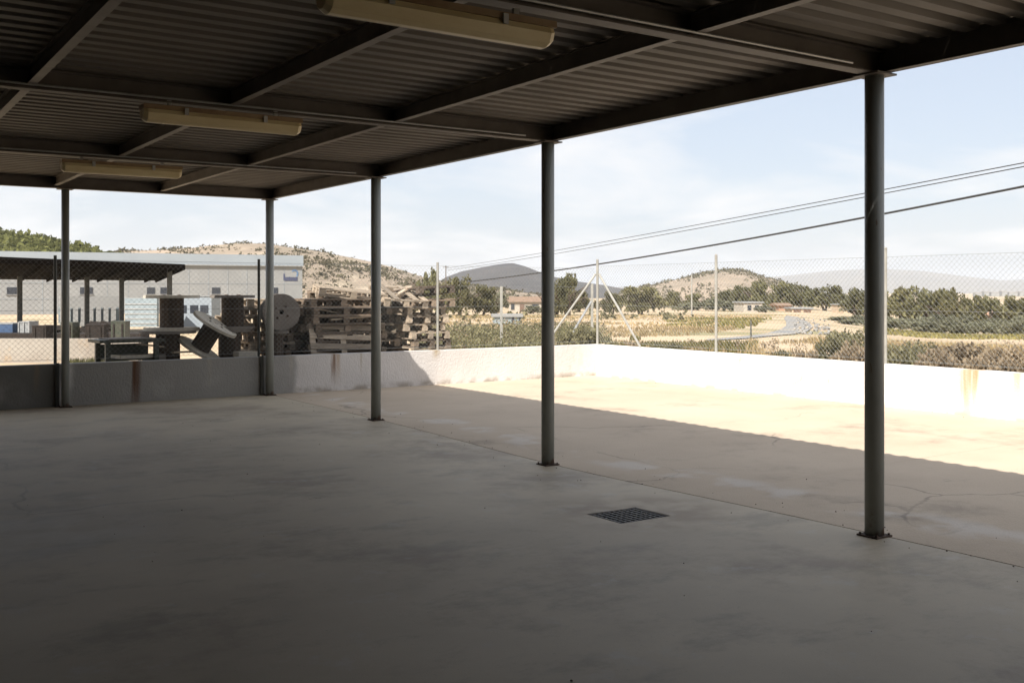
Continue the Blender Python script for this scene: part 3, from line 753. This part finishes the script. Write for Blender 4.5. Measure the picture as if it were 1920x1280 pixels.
for px, D, zt in ((37, 46, 2.3), (163, 50, 2.3), (228, 52, 2.3), (318, 50.5, 2.7), (-60, 44, 2.3)):
    p = at(px, D); MB().box(Vector((0, 0, (zt - p.z) / 2)) + p - off, (.2, .2, zt - p.z)).build('post', M['postgreen'], cn)
for k in range(9):
    f_ = (k + .5) / 9; u0 = A0.lerp(A1, f_); u1 = B0.lerp(B1, f_); dd = u1 - u0
    MB().box((u0 + u1) / 2 - off - Vector((0, 0, .06)), (dd.length - .2, .07, .12), dd.to_track_quat('X', 'Z').to_matrix()).build('rafter', M['canopydark'], cn)

# stored things under the canopy
def boxthing(name, px, D, wpx, top, m, label, cat, depth=.8, lid=None, z=None):
    p = at(px, D) if z is None else at(px, D, z); h = zat(top, D) - p.z; wd = wpx * D / F
    e = empty(name, p, label, cat, rot=(0, 0, -YAW + rnd.uniform(-.15, .15)))
    MB().box((0, 0, h / 2), (wd, depth, h)).build('body', m, e)
    MB().box((0, 0, h + .02), (wd * 1.04, depth * 1.04, .04)).build('lid', lid or m, e)
    return e, wd, h
boxthing('blue_tank', 12, 38, 46, 607, M['blue'], 'dark blue tank at the far left edge under the dark canopy', 'tank', lid=M['white'])
e, wd, h = boxthing('white_tank', 54, 38, 19, 604, M['white'], 'small white tank in a cage under the dark canopy', 'tank')
for x in (-1, 0, 1): MB().box((x * wd * .5, -.42, h / 2), (.04, .03, h)).build('cage_bar', M['galv'], e)
for i, (px, wp, top, lab) in enumerate(((95, 62, 605, 'rusty scrap heap behind the dark fence post under the canopy'), (200, 60, 600, 'dark rusty machine frame under the right part of the canopy'), (150, 50, 612, 'dark tangle of scrap between two canopy posts'))):
    p = at(px, 40); D = 40; wd = wp * D / F; h = zat(top, D) - p.z
    e = empty('scrap_heap', p, lab, 'scrap heap', rot=(0, 0, -YAW))
    g = random.Random(90 + i)
    for k in range(26):
        x = g.uniform(-.5, .5) * wd; zz = g.uniform(.05, .95) * h * (1 - abs(x / wd) * .5)
        MB().box((x, g.uniform(-.4, .4), zz), (g.uniform(.3, .9), g.uniform(.06, .3), g.uniform(.05, .22)), (g.uniform(-.3, .3), g.uniform(-.4, .4), g.uniform(-.5, .5))).build('beam' if k % 2 else 'plate', M['scrapshaded'], e)
    MB().box((0, .2, h * .42), (wd * .98, .7, h * .84)).build('base', M['scrapshaded'], e)
# long dark plinth the scrap stands on
a, d, L, ang = frame_at(-140, 37, 272, 37); c = a + d * L / 2
o = MB().box((0, 0, .06), (L, .9, .62)).build('loading_plinth', M['scrapshaded'], None, (c.x, c.y, gz(c.x, c.y)), (0, 0, ang)); tag(o, 'long low dark plinth behind the stained white wall', 'plinth')

for i, (px, D, wp, tp, mm, lab) in enumerate(((80, 34, 26, 612, 'scrapshaded', 'dark crate right of the white tank'), (132, 33.5, 22, 606, 'darkgreen', 'dark green bin just right of the left column'),
                                              (182, 34, 34, 610, 'scrapshaded', 'dark trunk under the second canopy post'), (226, 33, 26, 604, 'darkgreen', 'dark cabinet at the right end of the plinth'))):
    e, wd, h = boxthing('storage_box', px, D, wp, tp, M[mm], lab, 'box', depth=.5)
    for x in (-.3, .3): MB().box((x * wd, -.262, h * .5), (.05, .03, h * .9)).build('batten', M['scrapshaded'], e)
# white wall with narrow vertical slots
a, d, L, ang = frame_at(112, 68, 226, 70); b0 = gz(a.x, a.y)
e = empty('slotted_wall', (a.x, a.y, b0), 'white wall with a row of narrow upright slots behind the canopy', 'wall', rot=(0, 0, ang))
ht = zat(555, 69) - b0; s0, s1 = zat(603, 69) - b0, zat(577, 69) - b0
MB().box((L / 2, 0, s0 / 2), (L, .25, s0)).build('plinth', M['white'], e)
MB().box((L / 2, 0, (s1 + ht) / 2), (L, .25, ht - s1)).build('top_panel', M['white'], e)
n = 8
for k in range(n + 1):
    MB().box((L * (k + .02) / n if k else .12, 0, (s0 + s1) / 2), (L / n * (.62 if 0 < k < n else .4), .25, s1 - s0)).build('pier', M['white'], e)
MB().box((L / 2, .6, (s0 + s1) / 2), (L, .05, s1 - s0 + .2)).build('backing', M['bluegrey'], e)
# grey gate and a pale blue cabin
e, wd, h = boxthing('grey_shutter', 266, 66, 62, 559, M['bluegrey'], 'grey sheet metal shutter gate between canopy post and left drums', 'gate', depth=.3, lid=M['white'])
for k in range(5): MB().box((0, -.17, h * (.12 + .17 * k)), (wd, .04, .06)).build('rail', M['galv'], e)
e, wd, h = boxthing('site_cabin', 372, 60, 66, 556, M['whiteblue'], 'pale blue site cabin behind the tipped drum', 'cabin', depth=2, lid=M['white'])
for x in (-.3, .02, .3): MB().box((x * wd, -1.01, h * .62), (wd * .22, .04, h * .24)).build('window', M['glassdark'], e)

# big white warehouse
a, d, L, ang = frame_at(-420, 150, 567, 182); z0 = -2.4
e = empty('white_warehouse', (a.x, a.y, z0), 'big white warehouse with a pale blue parapet band and small windows', 'warehouse', rot=(0, 0, ang))
ht = zat(479, 182) - z0; pb = zat(498, 178) - z0; dp = 45
MB().box((L / 2, dp / 2, pb / 2), (L, dp, pb)).build('wall', M['white'], e)
MB().box((L / 2, dp / 2, (pb + ht) / 2), (L + .3, dp + .3, ht - pb)).build('parapet', M['whiteblue'], e)
MB().box((L / 2, -.25, pb), (L + .5, .3, .18)).build('trim', M['white'], e)
def on_line(px):
    """distance along the facade for a sight column"""
    r = FW + RT * ((px - 960) / F); n = Vector((-d.y, d.x, 0))
    t = (a - Vector((CAM.x, CAM.y, 0))).dot(n) / r.dot(n); q = Vector((CAM.x, CAM.y, 0)) + r * t
    return (q - a).dot(d), t
for px, wp in ((25, 22), (162, 22), (283, 14), (308, 14), (405, 15), (514, 14), (-110, 22), (-240, 22)):
    u, D = on_line(px); zc = zat(545, D) - z0
    f_ = MB().box((u, -.04, zc), (wp * D / F, .1, 1.1)).build('window', M['glassdark'], e)
    MB().box((u, -.1, zc - .62), (wp * D / F + .3, .16, .1)).build('sill', M['white'], f_)
for k in range(1, 24): MB().box((L * k / 24, -.02, pb / 2), (.06, .05, pb - .1)).build('panel_joint', M['whiteblue'], e)
for k in range(2): MB().box((L / 2, -.02, pb * (.33 + .3 * k)), (L, .05, .05)).build('panel_joint', M['whiteblue'], e)
u0, D = on_line(531); u1, _ = on_line(558); zt = zat(523, D) - z0
mb = MB(); wdt = u1 - u0; hts = [1.5, .85, .85, .9, .85, .85, .85, .85]
for k, hh in enumerate(hts): mb.box((u0 + wdt * (k + .5) / 8, -.05, zt - .42 + hh / 2), (wdt / 8 * .8, .05, hh * .8))
mb.build('lettering', M['lettergrey'], e)
mb = MB(); uc, _ = on_line(552); zc = zat(513, D) - z0
for k in range(9):
    t = -.5 + k * .32; mb.box((uc + .55 * math.cos(t) , -.05, zc + .6 * math.sin(t)), (.42, .05, .22), (0, -(t + 1.57), 0))
mb.build('logo', M['logoblue'], e)

# ------------------------------------------------------------------ far houses
def house(px, D, wpx, eave, label, wm, roof='flat', rm=None, openings=(), depth=6, base=None, ridge=None):
    p = at(px, D); wd = wpx * D / F; h = zat(eave, D) - p.z
    e = empty('house', p, label, 'house', rot=(0, 0, -YAW + rnd.uniform(-.12, .12)))
    MB().box((0, depth / 2, h / 2 - .3), (wd, depth, h + .6)).build('wall', wm, e)
    if roof == 'flat': MB().box((0, depth / 2, h + .12), (wd + .5, depth + .5, .24)).build('roof', rm or M['white'], e)
    else:
        hr = zat(ridge, D) - p.z - h; x0 = wd / 2 + .4
        mb = MB(); vs = [(-x0, -.5, h), (x0, -.5, h), (x0, depth + .5, h), (-x0, depth + .5, h), (-x0, depth / 2, h + hr), (x0, depth / 2, h + hr)]
        mb.add(vs, [(0, 1, 5, 4), (2, 3, 4, 5), (0, 4, 3), (1, 2, 5), (3, 2, 1, 0)]); mb.build('roof', rm, e)
    for x, w_, z0, z1, nm in openings:
        MB().box((x * wd, -.02, h * (z0 + z1) / 2), (w_ * wd, .12, h * (z1 - z0))).build(nm, M['doorbrown'] if nm == 'door' else M['glassdark'], e)
    return e
house(985, 195, 62, 566, 'low white house with a brown tiled roof among the middle trees', M['render'], 'gable', M['tileroof'], ((-.38, .1, .2, .8, 'window'), (-.1, .14, .0, .75, 'door'), (.3, .2, .25, .75, 'window')), ridge=556)
house(1412, 190, 36, 568, 'flat roofed pale house left of the road bend', M['render'], 'flat', M['white'], ((-.2, .2, .2, .75, 'window'), (.2, .2, .2, .75, 'window')))
house(1472, 215, 24, 573, 'small orange rendered house behind the road bend', M['orange'], 'gable', M['tileroof'], ((.1, .2, .2, .7, 'window'),), ridge=568)
house(1504, 190, 37, 579, 'low garage with two brown doors and a pale roof edge by the road', M['rendertan'], 'flat', M['white'], ((-.25, .36, 0, .85, 'door'), (.25, .36, 0, .85, 'door')))
house(1592, 210, 20, 572, 'small pale house between trees left of the nearest column', M['rendertan'], 'flat', M['white'], ((0, .3, .2, .7, 'window'),))
house(1858, 230, 30, 592, 'small house with an orange roof among the trees at far right', M['rendertan'], 'gable', M['orange'], ((0, .2, .1, .7, 'window'),), ridge=583)
for k, (px, wp, tp) in enumerate(((1835, 12, 549), (1850, 9, 547), (1866, 14, 548), (1884, 10, 546), (1900, 16, 548), (1918, 12, 547))):
    p = at(px, 2600); wd = wp * 2600 / F; h = zat(tp, 2600) - p.z
    e = empty('town_block', p, 'pale block of the distant town on the plain, %s' % ('leftmost', 'second from left', 'third from left', 'third from right', 'second from right', 'rightmost')[k], 'building', 'blocks of the distant town', rot=(0, 0, -YAW))
    MB().box((0, 8, h / 2), (wd, 16, h)).build('wall', M['white'], e); MB().box((0, 8, h + .3), (wd + 1, 17, .6)).build('roof', M['render'], e)

# blue grey hut with a white slab roof, in the weeds
p = at(952, 72); wd = 54 * 72 / F; h = zat(594, 72) - p.z
e = empty('pump_hut', p, 'low blue grey hut with a white slab roof in the weeds', 'hut', rot=(0, 0, -YAW + .1))
MB().box((0, .6, h / 2), (wd * .96, 1.2, h)).build('wall', M['bluegrey'], e)
MB().box((0, .6, h + .1), (wd * 1.06, 1.5, .2)).build('roof', M['white'], e)
for x in (-.22, .18, .42): MB().box((x * wd, -.02, h * .5), (.16, .08, h * .8)).build('opening', M['glassdark'], e)

# ------------------------------------------------------------------ road with S bend
def gp(px, py): p = gpt(px, py); return p
lowr = [(1325, 640), (1350, 639.5), (1400, 636), (1450, 631), (1490, 627), (1515, 621), (1524, 612), (1516, 603), (1496, 595)]
upr = [(1325, 637.5), (1350, 636), (1400, 631.5), (1440, 625.5), (1462, 618), (1474, 610), (1474, 602), (1470, 597), (1474, 592.5)]
mb = MB()
def dense(l):
    o = []
    for (x0, y0), (x1, y1) in zip(l, l[1:]):
        for k in range(5): o.append((x0 + (x1 - x0) * k / 5, y0 + (y1 - y0) * k / 5))
    return o + [l[-1]]
A_, B_ = dense(lowr), dense(upr)
for i, (q0, q1) in enumerate(zip(A_, B_)):
    for k in range(5):
        t = k / 4; p = gp(*q0).lerp(gp(*q1), t); p.z = gz(p.x, p.y) + mnoise.noise(Vector((p.x * .03, p.y * .03, 0))) * .12 * sm(26, 60, math.hypot(p.x - CAM.x, p.y - CAM.y)) + .035; mb.v.append(p)
for i in range(len(A_) - 1):
    for k in range(4): mb.f.append((i * 5 + k, i * 5 + k + 1, (i + 1) * 5 + k + 1, (i + 1) * 5 + k))
ROADC = [Vector(v) for v in mb.v]
struct('road', mb, M['asphalt'])
g = random.Random(5); mb = MB()
for _ in range(110):
    px = g.uniform(1490, 1556); py = g.uniform(594, 628); p = gp(px, py); s = g.uniform(.05, .15)
    mb.box(p + Vector((0, 0, s * .2)), (s * 1.5, s, s * .8), (g.uniform(0, 1), g.uniform(0, 1), g.uniform(0, 3)))
tag(mb.build('rubble', M['asphalt']), kind='stuff')

# ------------------------------------------------------------------ outer fence posts, poles and cables
of = empty('outer_fence', at(1020, 30), 'pale concrete post fence crossing the weeds beyond the far end wall', 'fence')
for px, D, tp in ((940, 28.6, 537), (1110, 31, 532)):
    p = at(px, D); h = zat(tp, D) - p.z
    MB().box(p - of.location + Vector((0, 0, h / 2)), (.075, .075, h), (0, 0, -YAW)).build('post', M['postpale'], of)
p0 = at(1109, 31); q0 = at(1052, 30.3)
MB().cyl(p0 - of.location + Vector((0, 0, 1.5)), q0 - of.location, .035, n=6).build('brace', M['galv'], of)
for z in (.7, 1.75): MB().path([at(860, 27.5, z) - of.location, at(940, 28.6, z) - of.location, at(1110, 31, z) - of.location], .004, 4).build('fence_wire', M['wire'], of)
def pole(px, D, top, r, label, m, arm=True):
    p = at(px, D); h = zat(top, D) - p.z
    e = empty('utility_pole', p, label, 'pole')
    MB().cyl((0, 0, -.2), (0, 0, h), r, r * .7, 10).build('pole', m, e)
    if arm: MB().box((0, 0, h - .25), (1.1, .1, .1), (0, 0, -YAW)).build('cross_arm', m, e)
    return e
pole(1297, 150, 515, .13, 'pale concrete pole standing in the dry field left of a fence post', M['postpale'], False)
pole(1408, 40, 600, .04, 'thin dark stake standing in front of the road', M['postgreen'], False)
pole(836, 210, 498, .12, 'far pole above the trees where the cables end', M['bark'])
def cable(label, pts, r, twist=0):
    n = 60; W = [at(px, D, zat(py, D)) for px, py, D in pts]
    a, b, c = W; P_ = []          # the spans hang as a parabola between their end points
    for i in range(n + 1):
        t = i / n; P_.append(a * ((1 - t) * (1 - 2 * t)) + b * (4 * t * (1 - t)) + c * (t * (2 * t - 1)))
    o = MB().path(P_, r, 6).build('overhead_cable', M['cable'])
    return tag(o, label, 'cable', 'overhead cables')
def run(label, pa, pb, pc, Da, Dc, r):
    # sag control point lies half way along the run
    A = at(pa[0], Da, zat(pa[1], Da)); Cc = at(pc[0], Dc, zat(pc[1], Dc)); Dm = (Da + Dc) / 2
    mid = (A + Cc) / 2; rel = mid - CAM; dep = rel.dot(FW); pxm = 960 + F * rel.dot(RT) / dep
    # height of the picture curve at that column
    (x0, y0), (x1, y1), (x2, y2) = pa, pb, pc
    L = y0 * (pxm - x1) * (pxm - x2) / ((x0 - x1) * (x0 - x2)) + y1 * (pxm - x0) * (pxm - x2) / ((x1 - x0) * (x1 - x2)) + y2 * (pxm - x0) * (pxm - x1) / ((x2 - x0) * (x2 - x1))
    return cable(label, [(pa[0], pa[1], Da), (pxm, L, dep), (pc[0], pc[1], Dc)], r)
run('thick black overhead cable, lowest of the three', (2150, 303), (1400, 450), (880, 528), 26, 62, .036)
run('thin overhead cable, upper of the close pair', (2150, 261), (1400, 407), (836, 503), 44, 200, .028)
run('thin overhead cable, lower of the close pair', (2150, 268), (1400, 415), (836, 507), 44, 200, .028)

# ------------------------------------------------------------------ trees and shrubs that stand apart
tree('carob_tree', 'carob', 1200, 150, 538, 92, 'broad round topped tree alone in the dry field, dark beneath', lift=.06)
tree('carob_tree', 'carob', 1148, 158, 547, 40, 'smaller round tree behind the fence brace', lift=.06)
tree('pine_tree', 'pine', 1064, 140, 514, 52, 'tall yellow green tree just right of the third column', lift=.1)
tree('carob_tree', 'carob', 1044, 150, 528, 50, 'bushy tree half hidden by the third column', lift=.05)
tree('carob_tree', 'carob', 860, 135, 518, 78, 'large leafy tree right of the pale fence post', lift=.06)
tree('carob_tree', 'carob', 905, 140, 535, 62, 'lower tree with dark foot left of the white house', lift=.05)
tree('pine_tree', 'pine', 805, 150, 500, 54, 'tree rising over the right end of the pallet pile', lift=.12)
tree('carob_tree', 'carob', 832, 128, 530, 46, 'shrubby tree behind the pale fence post', lift=.05)
tree('olive_tree', 'olive', 940, 180, 545, 36, 'grey green tree beside the white house', lift=.08)
tree('olive_tree', 'olive', 1000, 165, 572, 44, 'small dark shrub tree before the white house', lift=.02)
tree('carob_tree', 'carob', 1085, 190, 545, 44, 'dark tree between the third column and the braced posts', lift=.05)
tree('carob_tree', 'carob', 1262, 230, 547, 30, 'dark tree right of the broad lone tree', lift=.06)
tree('carob_tree', 'carob', 1300, 225, 551, 34, 'dark tree behind the pale concrete pole', lift=.06)
tree('pine_tree', 'pine', 1425, 260, 524, 36, 'tall pine on the left of the tree belt', lift=.15)
tree('pine_tree', 'pine', 1396, 270, 532, 40, 'rounded pine at the foot of the tan hill', lift=.12)
tree('pine_tree', 'pine', 1462, 250, 529, 40, 'pine above the small orange house', lift=.12)
tree('pine_tree', 'pine', 1500, 255, 528, 50, 'wide pine above the low garage', lift=.12)
tree('pine_tree', 'pine', 1545, 245, 532, 60, 'umbrella shaped pine, rightmost before the gap', lift=.16)
tree('pine_tree', 'pine', 1365, 280, 545, 44, 'low pine left end of the belt', lift=.1)
tree('palm_like_tree', 'olive', 1588, 215, 549, 22, 'thin ragged tree left of the nearest column', lift=.2)
tree('olive_tree', 'olive', 1345, 215, 560, 70, 'grey olive hedge tree behind the right fence post', lift=.02)
tree('olive_tree', 'olive', 1290, 220, 566, 60, 'grey olive shrub tree left of the right fence post', lift=.02)
tree('olive_tree', 'olive', 1378, 200, 566, 50, 'grey olive tree beside the flat roofed pale house', lift=.02)
tree('olive_tree', 'olive', 1435, 185, 572, 34, 'olive tree between the pale house and orange house', lift=.02)
for i, (px, D, tp, wd) in enumerate(((1605, 170, 541, 60), (1640, 165, 543, 60), (1690, 160, 537, 70), (1735, 158, 543, 64), (1778, 155, 541, 60), (1812, 160, 552, 60), (1850, 170, 556, 54), (1900, 165, 555, 60), (1945, 160, 550, 66))):
    tree('grove_tree', 'carob' if i % 3 else 'pine', px, D, tp, wd, ('dark grove tree left of the nearest column', 'dark grove tree hidden behind the nearest column', 'tallest dark grove tree right of the nearest column', 'second dark grove tree right of the nearest column', 'third dark grove tree right of the nearest column', 'lower grove tree left of the orange roof', 'grove tree right by the orange roof', 'dark grove tree at the right edge of the view', 'grove tree cut off at the right edge')[i], group='trees of the dark grove', lift=.03)
g = random.Random(44)
names = ('far left', 'second', 'third', 'fourth', 'fifth', 'sixth', 'seventh', 'eighth', 'ninth', 'tenth')
for row, D in ((0, 118), (1, 98)):
    for i in range(10):
        tree('olive_tree', 'olive', 1580 + i * 38 + row * 17, D + g.uniform(-4, 4), (592 if row == 0 else 600) + g.uniform(-4, 4), g.uniform(48, 62), '%s olive bush of the %s row below the dark grove' % (names[i], 'back' if row == 0 else 'front'), group='olive bushes in rows', lift=-.05)
# belt of far trees and hedges that reads as one mass
def mass(name, m, n, px0, px1, D0, D1, hmin, hmax, lw, seed, clump=10):
    g = random.Random(seed); mb = MB()
    for _ in range(n):
        px = g.uniform(px0, px1); D = g.uniform(D0, D1); p = at(px, D)
        if p.x < XW + .7 and p.y < YE + 2.5: continue
        h = g.uniform(hmin, hmax) * (.6 + .8 * abs(mnoise.noise(Vector((p.x * .05, p.y * .05, seed)))))
        rw = h * .55
        for _k in range(clump):
            leaf(mb, p + Vector((g.gauss(0, rw * .5), g.gauss(0, rw * .5), h * g.random() ** .8)), lw, g)
    return tag(mb.build(name, m), kind='stuff')
mass('far_woods', M['pine'], 420, 1330, 2000, 300, 520, 3, 6, .75, 1, 16)
mass('far_scrub', M['scrub'], 420, 700, 1420, 230, 420, 1.2, 3, .5, 2, 14)
mass('field_scrub', M['brushgreen'], 160, 560, 1300, 90, 220, .3, 1.0, .22, 3, 10)

# ------------------------------------------------------------------ weeds, dry grass and brush outside the walls
def blades(name, m, n, px0, px1, D0, D1, h0, h1, seed, wd=.012, dens=0, thr=-.1):
    g = random.Random(seed); mb = MB(); k = 0; tries = 0
    while k < n and tries < n * 6:
        tries += 1
        D = D0 + (D1 - D0) * g.random() ** .8; p = at(g.uniform(px0, px1), D)
        if p.x < XW + .5 and p.y < YE + .5: continue
        if D > 30 and any((p.x - q.x) ** 2 + (p.y - q.y) ** 2 < 6 for q in ROADC): continue
        if mnoise.noise(Vector((p.x * .25, p.y * .25, seed))) < thr: continue
        h = g.uniform(h0, h1) * (.7 + .5 * mnoise.noise(Vector((p.x * .15, p.y * .15, seed + 9)))); a = g.uniform(0, 6.28); lean = g.gauss(0, .25) * h
        u = Vector((math.cos(a), math.sin(a), 0)) * wd * (1 + D / 40); v = Vector((math.cos(a + 1.2), math.sin(a + 1.2), 0)) * lean
        b = p - Vector((0, 0, .05)); c = p + v * .45 + Vector((0, 0, h * .6)); t = p + v + Vector((0, 0, h))
        mb.add([b - u, b + u, c + u * .7, c - u * .7, t], [(0, 1, 2, 3), (3, 2, 4)]); k += 1
    return tag(mb.build(name, m), kind='stuff')
mass('weed_thicket', M['brushgreen'], 420, 790, 1130, 25, 44, .35, 1.05, .045, 21, 34)
mass('brown_thicket', M['brush'], 120, 790, 1130, 25, 44, .3, .8, .045, 22, 34)
mass('side_thicket', M['brush'], 60, 1120, 1480, 24, 34, .15, .5, .04, 23, 26)
mass('dry_thicket', M['brush'], 150, 1480, 2000, 15, 36, .15, .55, .03, 24, 36)
blades('green_weeds', M['weedgreen'], 4500, 780, 1120, 25, 42, .25, .95, 1, .014, thr=-.3)
blades('yellow_weeds', M['weedyellow'], 4000, 1090, 1420, 24, 40, .12, .4, 2, .014, thr=.02)
blades('dry_grass', M['weeddry'], 7000, 800, 1560, 26, 60, .08, .3, 3, .014, thr=-.05)
blades('roadside_weeds', M['weedyellow'], 1800, 1250, 1480, 60, 110, .08, .32, 4, .03, thr=.05)
blades('brush_grass', M['weeddry'], 12000, 1400, 1990, 15, 40, .12, .5, 5, .009, thr=-.15)
blades('left_weeds', M['weedgreen'], 1500, 120, 240, 21, 24.5, .15, .4, 6, .012, thr=-.3)
blades('field_grass', M['weeddry'], 5000, 780, 1500, 60, 150, .05, .25, 7, .04, thr=0)
blades('grove_grass', M['weedyellow'], 2600, 1620, 1990, 62, 80, .15, .35, 8, .03, thr=-.4)
g = random.Random(12)
def shrub(px, D, top, wpx, kind, label, group='brush along the white side wall'):
    return tree('shrub', kind, px, D, top, wpx, label, 'shrub', group, lift=-.12)
sh = [(1510, 20, 648, 60, 'brush', 'low dry shrub where the brush begins, left end'), (1556, 21, 628, 80, 'brushgreen', 'grey green shrub left of the nearest column'), (1600, 18, 640, 80, 'brush', 'brown twiggy shrub touching the nearest column on its left'),
      (1590, 26, 618, 90, 'brushgreen', 'taller green shrub behind the brown one left of the nearest column'), (1690, 17, 650, 90, 'brushgreen', 'green brown shrub right of the pale fence post by the nearest column'), (1760, 16, 652, 100, 'brush', 'reddish dry shrub in the middle of the right brush'),
      (1830, 15.5, 655, 100, 'brush', 'reddish dry shrub above the wide rust stain'), (1900, 15, 658, 110, 'brush', 'dry shrub at the right picture edge'), (1722, 22, 640, 100, 'brushgreen', 'greyish shrub in the second line of brush'), (1800, 21, 642, 110, 'brush', 'brown shrub behind the middle of the right brush'),
      (1880, 20, 640, 110, 'brush', 'brown shrub behind the right edge brush'), (1470, 24, 655, 50, 'brushgreen', 'small low shrub in front of the road'), (1650, 20, 640, 70, 'brushgreen', 'shrub hidden behind the nearest column'), (1100, 26, 610, 70, 'brushgreen', 'grey green bush under the braced corner posts'), (1062, 27, 618, 60, 'brushgreen', 'grey green bush right of the third column'), (1130, 28, 630, 60, 'brushgreen', 'low bush behind the corner fence post'),
      (1250, 25, 640, 70, 'brushgreen', 'low green bush right of the long sunlit brace'), (880, 34, 612, 70, 'brushgreen', 'weedy bush between the two pale posts'), (1000, 36, 618, 80, 'brushgreen', 'weedy bush below the low hut')]
for a in sh: shrub(*a)

# ------------------------------------------------------------------ air
HAZE = 0.00007
hz = bpy.data.materials.new('haze'); hz.use_nodes = True; t = hz.node_tree; t.nodes.clear()
o_ = t.nodes.new('ShaderNodeOutputMaterial'); pv = t.nodes.new('ShaderNodeVolumePrincipled')
pv.inputs['Color'].default_value = (.86, .92, 1, 1); pv.inputs['Density'].default_value = HAZE; pv.inputs['Anisotropy'].default_value = .2
t.links.new(pv.outputs[0], o_.inputs['Volume'])
tag(MB().box((CAM.x, CAM.y, 165), (34000, 34000, 380)).build('haze', hz), kind='stuff')
